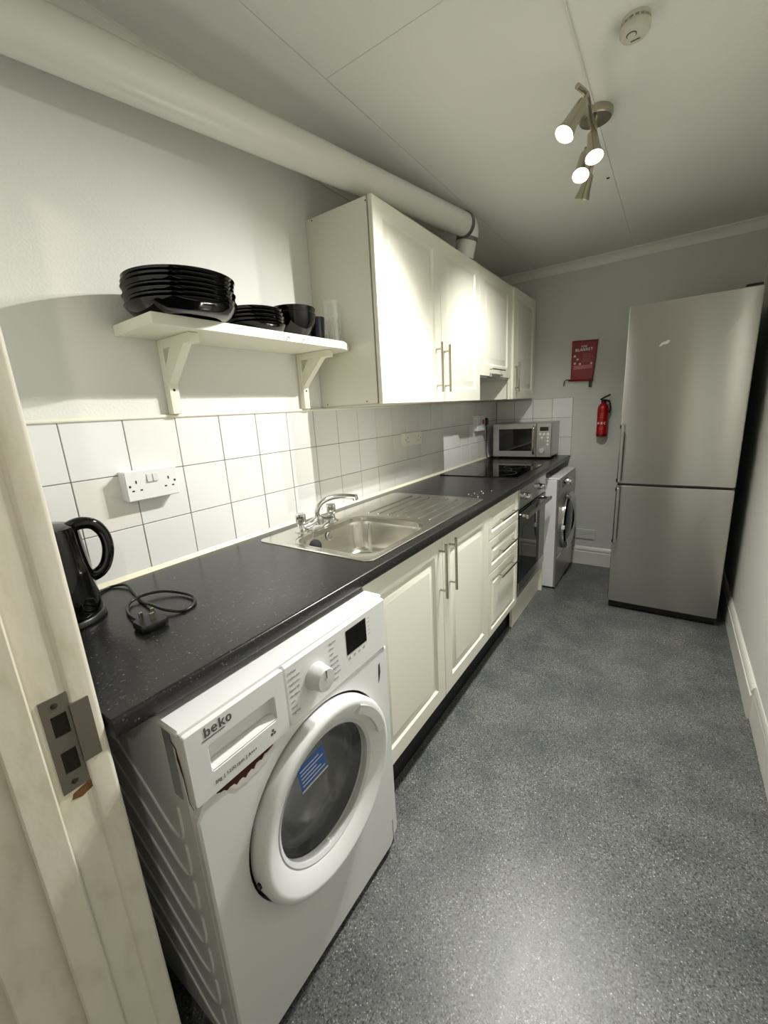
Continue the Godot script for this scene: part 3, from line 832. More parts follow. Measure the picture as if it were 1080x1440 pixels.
func build_far_washer() -> void:
	var t := thing("washing_machine", "silver-fronted washing machine in the far corner past the oven", "washing machine", Vector3(0.36, 0, 2.99))
	var X := 0.664; var Z0 := 2.706; var Z1 := 3.283; var H := 0.8176
	part(t, "casing", B.new().box(0.09, 0.012, Z0, X - 0.018, H - 0.012, Z1, 0.004), M.appliance_white)
	part(t, "top", B.new().box(0.085, H - 0.012, Z0 - 0.001, X, H, Z1 + 0.001, 0.004), M.plastic_white)
	part(t, "front_panel", B.new().box(X - 0.018, 0.012, Z0 + 0.001, X, H - 0.0125, Z1 - 0.001, 0.004), M.appliance_silver)
	var cp := part(t, "control_panel", B.new().box(X - 0.004, 0.70, Z0 + 0.004, X + 0.002, H - 0.014, Z1 - 0.004, 0.002), M.appliance_silver)
	part(cp, "dial", B.new().lathe([[0, 0], [0.03, 0], [0.027, 0.02], [0.024, 0.026], [0, 0.027]], Vector3(X + 0.002, 0.755, 2.985), Vector3.RIGHT, 28), M.chrome)
	part(cp, "display", B.new().box(X + 0.0015, 0.735, 2.80, X + 0.003, 0.785, 2.90), M.black_glass)
	var C := Vector3(0, 0.46, 2.985)
	var ring := part(t, "door_ring", B.new().lathe([[0.14, X - 0.002], [0.212, X - 0.002], [0.217, X + 0.006], [0.214, X + 0.026], [0.198, X + 0.037], [0.172, X + 0.030], [0.155, X + 0.015], [0.14, X + 0.01]], C, Vector3.RIGHT, 72, true), M.chrome)
	part(ring, "latch", B.new().box(X + 0.012, 0.44, 2.762, X + 0.034, 0.468, 2.785, 0.003), M.plastic_white)
	part(t, "door_glass", B.new().lathe([[0.0, X - 0.001], [0.156, X - 0.001], [0.156, X + 0.014], [0.14, X + 0.022], [0.08, X + 0.032], [0, X + 0.035]], C, Vector3.RIGHT, 56), M.black_glass)
	part(t, "seam", B.new().box(X - 0.001, 0.233, Z0 + 0.003, X + 0.0012, 0.236, Z1 - 0.003), M.plastic_white)
	part(t, "foot", B.new().lathe([[0, 0], [0.02, 0], [0.02, 0.012], [0, 0.014]], Vector3(0.62, 0, Z0 + 0.05), Vector3.UP, 14), M.black_plastic)
	part(t, "foot", B.new().lathe([[0, 0], [0.02, 0], [0.02, 0.012], [0, 0.014]], Vector3(0.62, 0, Z1 - 0.05), Vector3.UP, 14), M.black_plastic)

# ------------------------------------------------------------------ fridge
func build_fridge() -> void:
	var t := thing("fridge_freezer", "tall brushed-steel fridge freezer against the right wall", "fridge", Vector3(1.295, 0, 2.9))
	var x0 := 1.0143; var x1 := 1.5751; var zf := 2.5787
	part(t, "cabinet", B.new().box(x0 + 0.004, 0.03, zf + 0.066, x1 - 0.004, 1.8165, 3.23, 0.006), M.black_plastic)
	part(t, "door_seal", B.new().box(x0 + 0.012, 0.06, zf + 0.054, x1 - 0.012, 1.805, zf + 0.068), M.rubber)
	part(t, "base_grille", B.new().box(x0 + 0.006, 0.012, zf + 0.02, x1 - 0.006, 0.05, zf + 0.10), M.black_plastic)
	for x in [x0 + 0.05, x1 - 0.05]:
		part(t, "foot", B.new().lathe([[0, 0], [0.018, 0], [0.018, 0.01], [0.01, 0.014], [0.01, 0.032], [0, 0.032]], Vector3(x, 0, zf + 0.11), Vector3.UP, 14), M.black_plastic)
	for r in [[0.825, 1.8185, 0.838, 1.176], [0.052, 0.8135, 0.457, 0.806]]:
		var loops := []
		for s in [[0.0, 0.056], [0.0, 0.005], [0.0014, 0.0014], [0.005, 0.0]]:
			loops.append(ring3(rr(x0 + s[0], r[0] + s[0], x1 - s[0], r[1] - s[0], 0.006, 3), func(q): return Vector3(q.x, q.y, zf + s[1])))
		var d := part(t, "door", B.new().loft(loops), M.brushed_steel)
		var hx := x0 + 0.016
		var h := B.new()
		h.box(hx - 0.009, r[2], zf - 0.047, hx + 0.009, r[3], zf - 0.031, 0.004)
		part(d, "handle", h, M.brushed_steel)
		for y in [r[2] + 0.012, r[3] - 0.012]:
			part(d, "handle_post", B.new().box(hx - 0.015, y - 0.010, zf - 0.040, hx - 0.006, y + 0.010, zf + 0.006, 0.002), M.black_plastic)
	part(t, "hinge", B.new().box(x1 - 0.07, 1.8185, zf + 0.015, x1 - 0.005, 1.832, zf + 0.10, 0.003), M.black_plastic)
	part(t, "middle_bar", B.new().box(x0 + 0.006, 0.812, zf + 0.012, x1 - 0.006, 0.827, zf + 0.06), M.black_plastic)
	part(t, "torn_paper", B.new().prism(PackedVector2Array([Vector2(1.166, 1.588), Vector2(1.180, 1.590), Vector2(1.186, 1.598), Vector2(1.200, 1.596), Vector2(1.214, 1.604), Vector2(1.217, 1.616), Vector2(1.206, 1.617), Vector2(1.198, 1.611), Vector2(1.186, 1.611), Vector2(1.175, 1.602)]), Vector3(0, 0, zf + 0.0003), Vector3.RIGHT, Vector3.UP, Vector3(0, 0, -1), 0.0009), M.paper, "scrap of torn white sticker")

# ------------------------------------------------------------------ duct, lamps
func build_duct() -> void:
	var t := thing("extractor_duct", "long white round ventilation duct running along the ceiling", "duct", Vector3(0.2, 2.05, 1.0))
	var dir := Vector3(0.09, 0.07, 1.0)
	var E := Vector3(0.284, 2.246, 2.0)
	var A := E + dir * (-2.06)
	part(t, "pipe", B.new().tube([A, E + dir * -0.06, E], 0.055, 48), M.duct_plastic)
	part(t, "clip", B.new().tube([E + dir * -0.004, E + dir * 0.024], 0.0585, 48), M.duct_clip)
	var el := [E + dir * 0.02]
	for k in 9:
		var a := PI / 2 * k / 8
		el.append(E + dir * (0.022 + 0.05 * sin(a)) + Vector3(-0.10, -0.35, 0).normalized() * 0.05 * (1.0 - cos(a)))
	var last: Vector3 = el[-1]
	part(t, "elbow", B.new().tube(el, 0.0565, 40), M.duct_plastic)
	var dn := Vector3(-0.25, -1, 0).normalized()
	part(t, "clip", B.new().tube([last + dn * -0.002, last + dn * 0.016], 0.0580, 40), M.duct_clip)
	part(t, "drop_pipe", B.new().tube([last + dn * 0.014, last + dn * 0.095], 0.053, 40), M.duct_plastic)

func build_lamp() -> void:
	var t := thing("ceiling_spotlights", "satin nickel ceiling fitting with four lit spotlight heads", "lamp", Vector3(0.945, CEIL, 1.62))
	part(t, "rose", B.new().lathe([[0, 0], [0.052, 0], [0.055, 0.004], [0.055, 0.018], [0.05, 0.026], [0.02, 0.03], [0, 0.03]], Vector3(0.948, CEIL, 1.63), Vector3.DOWN, 40), M.satin_nickel)
	part(t, "stem", B.new().tube([Vector3(0.948, CEIL - 0.028, 1.63), Vector3(0.946, 2.254, 1.63)], 0.009, 14), M.satin_nickel)
	part(t, "bar", B.new().tube(smooth([Vector3(0.940, 2.25, 1.350), Vector3(0.956, 2.252, 1.42), Vector3(0.946, 2.254, 1.55), Vector3(0.944, 2.254, 1.66), Vector3(0.92, 2.252, 1.78), Vector3(0.893, 2.25, 1.90), Vector3(0.884, 2.25, 1.97)], 5), 0.008, 14), M.satin_nickel)
	# [knuckle on the bar, where the lit face sits, light energy, half angle of the beam]
	var heads := [
		[Vector3(0.961, 2.236, 1.388), Vector3(0.912, 2.125, 1.325), 1.95, 58.0],
		[Vector3(0.943, 2.248, 1.598), Vector3(0.964, 2.137, 1.552), 1.8, 72.0],
		[Vector3(0.905, 2.246, 1.72), Vector3(0.905, 2.135, 1.645), 1.0, 70.0],
		[Vector3(0.906, 2.243, 1.862), Vector3(0.868, 2.150, 1.888), 1.4, 58.0]]
	for h in heads:
		var k: Vector3 = h[0]
		var f: Vector3 = h[1]
		var ax := (f - k).normalized()
		var L := (f - k).length()
		part(t, "knuckle", B.new().tube([k + Vector3(0, 0.008, 0), k, k + ax * 0.03], 0.006, 12), M.satin_nickel)
		var sh := part(t, "head", B.new().lathe([[0.0, 0.022], [0.013, 0.022], [0.016, 0.026], [0.018, 0.045], [0.0225, L - 0.03], [0.0295, L - 0.002], [0.0285, L], [0.0270, L - 0.002], [0.0205, L - 0.03], [0.0, L - 0.032]], k, ax, 32), M.satin_nickel)
		part(sh, "bulb", B.new().lathe([[0.0, L - 0.028], [0.020, L - 0.028], [0.0262, L - 0.005], [0.0262, L - 0.003], [0.018, L - 0.0015], [0.0, L - 0.001]], k, ax, 28), M.lamp_glow, "glowing spot bulb")
		var s := SpotLight3D.new()
		s.name = "spot_light"
		t.add_child(s, true)
		var fp := f + ax * 0.004
		var gp := V(fp.x, fp.y, fp.z)
		var gd := V(ax.x, ax.y, ax.z)
		s.position = gp - origin_of(t)
		s.basis = Basis.looking_at(gd, Vector3.UP if absf(gd.y) < 0.95 else Vector3.RIGHT)
		s.light_color = Color(1.0, 0.992, 0.97)
		s.light_energy = h[2]
		s.light_size = 0.01
		s.spot_angle = h[3]
		s.spot_angle_attenuation = 1.0
		s.spot_range = 8.0
		s.spot_attenuation = 2.0
		s.shadow_enabled = true

func build_hall_lamp() -> void:
	var t := thing("hall_ceiling_light", "round white ceiling light out in the hallway", "lamp", Vector3(2.2, CEIL, -0.82))
	part(t, "base", B.new().lathe([[0, 0], [0.10, 0], [0.10, 0.02], [0, 0.02]], Vector3(2.2, CEIL, -0.82), Vector3.DOWN, 32), M.plastic_white)
	part(t, "globe", B.new().lathe([[0, 0.02], [0.07, 0.02], [0.085, 0.04], [0.08, 0.07], [0.05, 0.092], [0, 0.10]], Vector3(2.2, CEIL, -0.82), Vector3.DOWN, 32), M.hall_glow)
	var o := OmniLight3D.new()
	o.name = "hall_light"
	t.add_child(o)
	o.position = Vector3(0, -0.06, 0)
	o.light_color = Color(1.0, 0.96, 0.9)
	o.light_energy = 0.6
	o.light_size = 0.03
	o.omni_range = 10.0
	o.omni_attenuation = 2.0
	o.shadow_enabled = true

# ------------------------------------------------------------------ sink
func build_sink() -> void:
	var t := thing("sink", "stainless steel inset sink with a ribbed drainer", "sink", Vector3(0.32, WT, 1.1))
	var y := WT
	var outer := rr(0.066, 0.645, 0.570, 1.562, 0.03, 6)
	var out2 := rr(0.071, 0.650, 0.565, 1.557, 0.026, 6)
	var out3 := rr(0.080, 0.660, 0.556, 1.547, 0.022, 6)
	var rim := rr(0.175, 0.676, 0.547, 1.094, 0.085, 6)
	var rim2 := rr(0.183, 0.684, 0.539, 1.086, 0.08, 6)
	var loops := [
		ring3(outer, func(q): return Vector3(q.x, y + 0.0004, q.y)),
		ring3(outer, func(q): return Vector3(q.x, y + 0.0022, q.y)),
		ring3(out2, func(q): return Vector3(q.x, y + 0.0042, q.y)),
		ring3(out3, func(q): return Vector3(q.x, y + 0.0026, q.y)),
		ring3(rim, func(q): return Vector3(q.x, y + 0.0026, q.y)),
		ring3(rim2, func(q): return Vector3(q.x, y - 0.004, q.y)),
		ring3(rr(0.190, 0.691, 0.532, 1.079, 0.076, 6), func(q): return Vector3(q.x, y - 0.03, q.y)),
		ring3(rr(0.200, 0.702, 0.522, 1.068, 0.07, 6), func(q): return Vector3(q.x, y - 0.118, q.y)),
		ring3(rr(0.208, 0.710, 0.514, 1.060, 0.066, 6), func(q): return Vector3(q.x, y - 0.138, q.y)),
		ring3(rr(0.228, 0.730, 0.494, 1.040, 0.055, 6), func(q): return Vector3(q.x, y - 0.150, q.y)),
		ring3(rr(0.30, 0.82, 0.42, 0.95, 0.05, 6), func(q): return Vector3(q.x, y - 0.154, q.y)),
		ring3(rr(0.30, 0.82, 0.42, 0.95, 0.05, 6), func(q): return Vector3(q.x, y - 0.156, q.y)),
		ring3(rr(0.205, 0.707, 0.517, 1.063, 0.066, 6), func(q): return Vector3(q.x, y - 0.141, q.y)),
		ring3(rr(0.187, 0.688, 0.535, 1.082, 0.076, 6), func(q): return Vector3(q.x, y - 0.03, q.y)),
		ring3(rr(0.187, 0.688, 0.535, 1.082, 0.076, 6), func(q): return Vector3(q.x, y + 0.0003, q.y))]
	# closed ring: flange and bowl shell, with a floor disc
	part(t, "basin", B.new().loft(loops, true), M.sink_steel)
	part(t, "waste", B.new().lathe([[0, -0.158], [0.09, -0.158], [0.09, -0.1535], [0.045, -0.1535], [0.04, -0.156], [0, -0.1565]], Vector3(0.36, y, 0.885), Vector3.UP, 36), M.sink_steel)
	for i in 7:
		var x := 0.205 + i * 0.050
		var z1 := 1.515
		var z0 := 1.130
		part(t, "drainer_rib", B.new().tube([Vector3(x, y + 0.0014, z0), Vector3(x, y + 0.0022, z0 + 0.012), Vector3(x, y + 0.0030, z1 - 0.012), Vector3(x, y + 0.0014, z1)], [0.002, 0.0042, 0.0046, 0.002], 10), M.sink_steel)
	var ov := part(t, "overflow", B.new().lathe([[0.006, 0], [0.017, 0], [0.017, 0.002], [0.012, 0.004], [0.006, 0.003]], Vector3(0.193, 0.872, 0.885), Vector3(1, 0.1, 0), 28, true), M.chrome)
	for k in 3:
		var a := PI * k / 3
		part(ov, "overflow_bar", B.new().tube([Vector3(0.1955, 0.872 + sin(a) * 0.011, 0.885 + cos(a) * 0.011), Vector3(0.1955, 0.872 - sin(a) * 0.011, 0.885 - cos(a) * 0.011)], 0.0015, 6), M.chrome)
	# mixer tap
	t = thing("mixer_tap", "chrome two-handled mixer tap with a swan-neck spout", "tap", Vector3(0.14, WT + 0.0026, 0.885))
	var by := WT + 0.0026
	var xb := 0.135
	for z in [0.800, 0.972]:
		part(t, "pillar", B.new().lathe([[0, 0], [0.027, 0], [0.027, 0.004], [0.019, 0.008], [0.014, 0.014], [0.013, 0.03], [0, 0.03]], Vector3(xb, by, z), Vector3.UP, 28), M.chrome)
		var hd := []
		for s in [[0.010, 0.028], [0.016, 0.032], [0.0205, 0.042], [0.0215, 0.062], [0.018, 0.069], [0.008, 0.072]]:
			var l := PackedVector3Array()
			for i in 32:
				var a := TAU * i / 32
				var r: float = s[0] * (1.0 + 0.10 * cos(a * 4.0))
				l.append(Vector3(xb + r * cos(a), by + s[1], z + r * sin(a)))
			hd.append(l)
		part(t, "tap_head", B.new().loft(hd), M.chrome)
	part(t, "body", B.new().tube(smooth([Vector3(xb, by + 0.012, 0.80), Vector3(xb + 0.004, by + 0.016, 0.835), Vector3(xb + 0.008, by + 0.026, 0.87), Vector3(xb + 0.008, by + 0.026, 0.90), Vector3(xb + 0.004, by + 0.016, 0.937), Vector3(xb, by + 0.012, 0.972)], 4), 0.0135, 18), M.chrome)
	part(t, "spout_collar", B.new().lathe([[0, 0.01], [0.02, 0.01], [0.02, 0.036], [0.016, 0.042], [0, 0.042]], Vector3(xb + 0.01, by, 0.885), Vector3.UP, 24), M.chrome)
	part(t, "spout", B.new().tube(smooth([Vector3(xb + 0.010, by + 0.035, 0.880), Vector3(xb + 0.011, by + 0.062, 0.880), Vector3(xb + 0.016, by + 0.088, 0.895), Vector3(xb + 0.024, by + 0.101, 0.932), Vector3(xb + 0.034, by + 0.101, 0.985), Vector3(xb + 0.044, by + 0.090, 1.045), Vector3(xb + 0.048, by + 0.082, 1.075)], 5), 0.0105, 18), M.chrome)
	part(t, "nozzle", B.new().lathe([[0, 0], [0.0125, 0], [0.0125, 0.022], [0.009, 0.024], [0, 0.024]], Vector3(xb + 0.0475, by + 0.090, 1.072), Vector3(0.05, -1, 0.25), 20), M.chrome)
	# plug on its chain
	t = thing("sink_plug", "black rubber sink plug hanging on a chain in the basin", "plug", Vector3(0.225, 0.87, 0.765))
	part(t, "stopper", B.new().lathe([[0, -0.009], [0.02, -0.009], [0.023, 0.0], [0.024, 0.006], [0.012, 0.009], [0, 0.01]], Vector3(0.229, 0.872, 0.768), Vector3(0.8, 0.3, -0.3), 24), M.rubber)
	part(t, "chain", B.new().tube(smooth([Vector3(0.150, by + 0.004, 0.83), Vector3(0.175, by + 0.010, 0.822), Vector3(0.195, by + 0.002, 0.80), Vector3(0.208, 0.893, 0.782), Vector3(0.222, 0.878, 0.772)], 5), 0.0012, 6), M.chrome)

# ------------------------------------------------------------------ shelf and crockery
const SH := 1.600

func build_shelf() -> void:
	var t := thing("wall_shelf", "cream-painted wooden shelf on two brackets above the tiles", "shelf", Vector3(0.1, 1.36, 0.72))
	part(t, "board", B.new().prism(PackedVector2Array([Vector2(-0.005, 0.331), Vector2(0.205, 0.325), Vector2(0.206, 0.327), Vector2(0.206, 1.052), Vector2(0.170, 1.127), Vector2(-0.005, 1.127)]), Vector3(0, SH - 0.026, 0), Vector3.RIGHT, Vector3(0, 0, 1), Vector3.UP, 0.026), M.shelf_paint, "", 0.9)
	for z in [0.442, 1.000]:
		var y1 := SH - 0.0265
		var br := B.new()
		br.box(-0.005, 1.362, z, 0.021, y1, z + 0.03, 0.0015)
		br.box(0.02, y1 - 0.026, z, 0.165, y1, z + 0.03, 0.0015)
		br.prism(PackedVector2Array([Vector2(0.019, 1.446), Vector2(0.019, 1.500), Vector2(0.058, y1 - 0.024), Vector2(0.128, y1 - 0.024)]), Vector3(0, 0, z + 0.002), Vector3.RIGHT, Vector3.UP, Vector3(0, 0, 1), 0.026)
		var bk := part(t, "bracket", br, M.shelf_paint, "", 0.9)
		part(bk, "screw", B.new().lathe([[0, 0], [0.0042, 0], [0.003, 0.001], [0, 0.001]], Vector3(0.021, 1.432, z + 0.015), Vector3.RIGHT, 12), M.screw)
	for z in [0.76, 0.83]:
		var hook := smooth([Vector3(0.2065, 1.583, z + 0.014), Vector3(0.208, 1.588, z + 0.006), Vector3(0.2075, 1.580, z), Vector3(0.206, 1.5735, z - 0.004)], 4)
		part(t, "hairline_crack", B.new().tube(hook, 0.0007, 5), M.screw)

func plate_shape(r: float, h: float, foot: float) -> B:
	return B.new().lathe([[0, 0.004], [foot - 0.004, 0.004], [foot - 0.002, 0.0], [foot + 0.002, 0.0], [foot + 0.012, 0.003], [r * 0.86, h * 0.28], [r * 0.95, h * 0.66], [r - 0.001, h - 0.003], [r, h - 0.001], [r - 0.002, h], [r - 0.006, h - 0.001], [r * 0.92, h * 0.7], [r * 0.83, h * 0.42], [foot, 0.0085], [0, 0.008]], Vector3.ZERO, Vector3.UP, 56)

func build_crockery() -> void:
	var pm := plate_shape(0.138, 0.031, 0.095).mesh(Vector3.ZERO)
	var ord := ["bottom", "second", "third", "fourth", "fifth", "sixth", "top"]
	var rng := RandomNumberGenerator.new()
	rng.seed = 9
	for i in 7:
		var o := MeshInstance3D.new()
		o.name = numbered("dinner_plate")
		o.mesh = pm
		o.material_override = M.black_gloss
		add_child(o)
		o.position = V(0.150 + rng.randf_range(-0.003, 0.003), SH + 0.0002 + i * 0.0112, 0.447 + rng.randf_range(-0.003, 0.003))
		tag(o, ("glossy black dinner plate at the %s of the tall stack" % ord[i]) if i in [0, 6] else ("glossy black dinner plate, %s from the bottom of the tall stack" % ord[i]), "plate", "black dinner plates stacked on the shelf")
	var sm := plate_shape(0.096, 0.024, 0.055).mesh(Vector3.ZERO)
	ord = ["bottom", "second", "middle", "fourth", "top"]
	for i in 5:
		var o := MeshInstance3D.new()
		o.name = numbered("side_plate")
		o.mesh = sm
		o.material_override = M.black_gloss
		add_child(o)
		o.position = V(0.118 + rng.randf_range(-0.002, 0.002), SH + 0.0002 + i * 0.0112, 0.712 + rng.randf_range(-0.002, 0.002))
		tag(o, ("small black side plate at the %s of the low stack" % ord[i]) if i in [0, 2, 4] else ("small black side plate, %s from the bottom of the low stack" % ord[i]), "plate", "black side plates stacked on the shelf")
	var bowl := func(r: float, h: float) -> B: return B.new().lathe([[0, 0.004], [0.034, 0.004], [0.036, 0], [0.040, 0], [0.042, 0.006], [r * 0.72, h * 0.30], [r * 0.92, h * 0.62], [r, h - 0.002], [r - 0.0015, h], [r - 0.004, h - 0.002], [r * 0.87, h * 0.62], [r * 0.66, h * 0.34], [0.04, 0.012], [0, 0.011]], Vector3.ZERO, Vector3.UP, 48)
	for i in 2:
		single("cereal_bowl", B.new(), M.black_gloss, "glossy black bowl nested %s beside the side plates" % ["underneath", "on top"][i], "bowl", Vector3(0.118, SH + 0.0002 + i * 0.018, 0.886), "black bowls on the shelf").mesh = bowl.call(0.080, 0.084).mesh(Vector3.ZERO)
	single("tumbler", B.new(), M.navy_glaze, "dark blue tumbler between the bowls and the clear glass", "cup", Vector3(0.112, SH + 0.0002, 1.008)).mesh = B.new().lathe([[0, 0], [0.026, 0], [0.028, 0.003], [0.034, 0.090], [0.0332, 0.091], [0.0322, 0.090], [0.026, 0.006], [0, 0.005]], Vector3.ZERO, Vector3.UP, 36).mesh(Vector3.ZERO)
	# cut-glass highball
	var g := thing("highball_glass", "tall clear cut-glass tumbler at the end of the shelf", "glass", Vector3(0.128, SH + 0.0002, 1.088))
	var C := Vector3(0.128, SH + 0.0002, 1.088)
	part(g, "vessel", B.new().lathe([[0, 0], [0.029, 0], [0.0305, 0.002], [0.0325, 0.157], [0.0318, 0.1585], [0.0308, 0.157], [0.0282, 0.014], [0, 0.012]], C, Vector3.UP, 40), M.tumbler_glass)
	for i in 12:
		for s: float in [-1.0, 1.0]:
			var pts := []
			for k in 7:
				var a: float = TAU * i / 12 + s * k * 0.15
				var r := 0.0307 + 0.0011 * k / 6.0
				pts.append(C + Vector3(cos(a) * r, 0.008 + k * 0.0145, sin(a) * r))
			part(g, "cut_facet", B.new().tube(pts, 0.0011, 5), M.cut_glass)

# ------------------------------------------------------------------ microwave, hob
func build_microwave_and_hob() -> void:
	var h := thing("ceramic_hob", "black glass hob set in the far end of the worktop", "hob", Vector3(0.29, WT, 2.43))
	part(h, "glass", B.new().loft([
		ring3(rr(0.036, 2.150, 0.545, 2.715, 0.008, 3), func(q): return Vector3(q.x, WT + 0.0002, q.y)),
		ring3(rr(0.036, 2.150, 0.545, 2.715, 0.008, 3), func(q): return Vector3(q.x, WT + 0.004, q.y)),
		ring3(rr(0.038, 2.152, 0.543, 2.713, 0.007, 3), func(q): return Vector3(q.x, WT + 0.0055, q.y))]), M.black_glass)
	for c in [[0.17, 2.30, 0.075], [0.17, 2.57, 0.09], [0.40, 2.30, 0.09], [0.40, 2.57, 0.075]]:
		part(h, "zone_ring", B.new().lathe([[c[2], 0.0], [c[2], 0.0003], [c[2] - 0.002, 0.0003], [c[2] - 0.002, 0.0]], Vector3(c[0], WT + 0.0054, c[1]), Vector3.UP, 48, true), M.grey_print)
	var t := thing("microwave_oven", "silver microwave oven in the corner at the end of the worktop", "microwave", Vector3(0.295, WT, 3.18))
	var x0 := 0.070; var x1 := 0.522; var y0 := 0.919; var y1 := 1.181; var z0 := 3.05; var z1 := 3.318
	part(t, "casing", B.new().box(x0 + 0.002, y0 + 0.002, z0 + 0.018, x1 - 0.001, y1, z1, 0.004), M.appliance_silver)
	for q in [[x0 + 0.04, z0 + 0.05], [x1 - 0.04, z0 + 0.05], [x0 + 0.04, z1 - 0.05], [x1 - 0.04, z1 - 0.05]]:
		part(t, "foot", B.new().lathe([[0, 0], [0.012, 0], [0.012, 0.016], [0, 0.016]], Vector3(q[0], WT + 0.0002, q[1]), Vector3.UP, 14), M.black_plastic)
	var d := part(t, "door", B.new().box(x0, y0, z0, 0.412, y1 - 0.001, z0 + 0.018, 0.003), M.appliance_silver)
	part(d, "window", B.new().box(0.120, 0.966, z0 - 0.0012, 0.378, 1.138, z0 + 0.002, 0.001), M.black_glass)
	part(d, "handle", B.new().tube(smooth([Vector3(0.396, 0.945, z0), Vector3(0.396, 0.952, z0 - 0.02), Vector3(0.396, 0.985, z0 - 0.030), Vector3(0.396, 1.12, z0 - 0.030), Vector3(0.396, 1.150, z0 - 0.02), Vector3(0.396, 1.157, z0)], 4), 0.008, 12), M.satin_nickel)
	var p := part(t, "control_panel", B.new().box(0.4135, y0, z0 + 0.001, x1, y1 - 0.001, z0 + 0.018, 0.003), M.appliance_silver)
	part(p, "display", B.new().box(0.437, 1.118, z0 - 0.0004, 0.500, 1.148, z0 + 0.002), M.black_glass)
	for q in [[0.440, 1.094], [0.468, 1.094], [0.496, 1.094], [0.452, 1.068], [0.496, 1.068], [0.496, 1.042], [0.496, 1.016]]:
		part(p, "button", B.new().lathe([[0, 0], [0.0085, 0], [0.0075, 0.0035], [0, 0.004]], Vector3(q[0], q[1], z0 + 0.001), Vector3(0, 0, -1), 16), M.plastic_white)
	part(p, "dial", B.new().lathe([[0, 0], [0.021, 0], [0.020, 0.016], [0.018, 0.018], [0, 0.018]], Vector3(0.455, 0.972, z0 + 0.001), Vector3(0, 0, -1), 28), M.chrome)
	for i in 4: part(p, "print_line", B.new().box(0.432, 1.010 + i * 0.012, z0 + 0.0003, 0.470, 1.0115 + i * 0.012, z0 + 0.0012), M.grey_print)

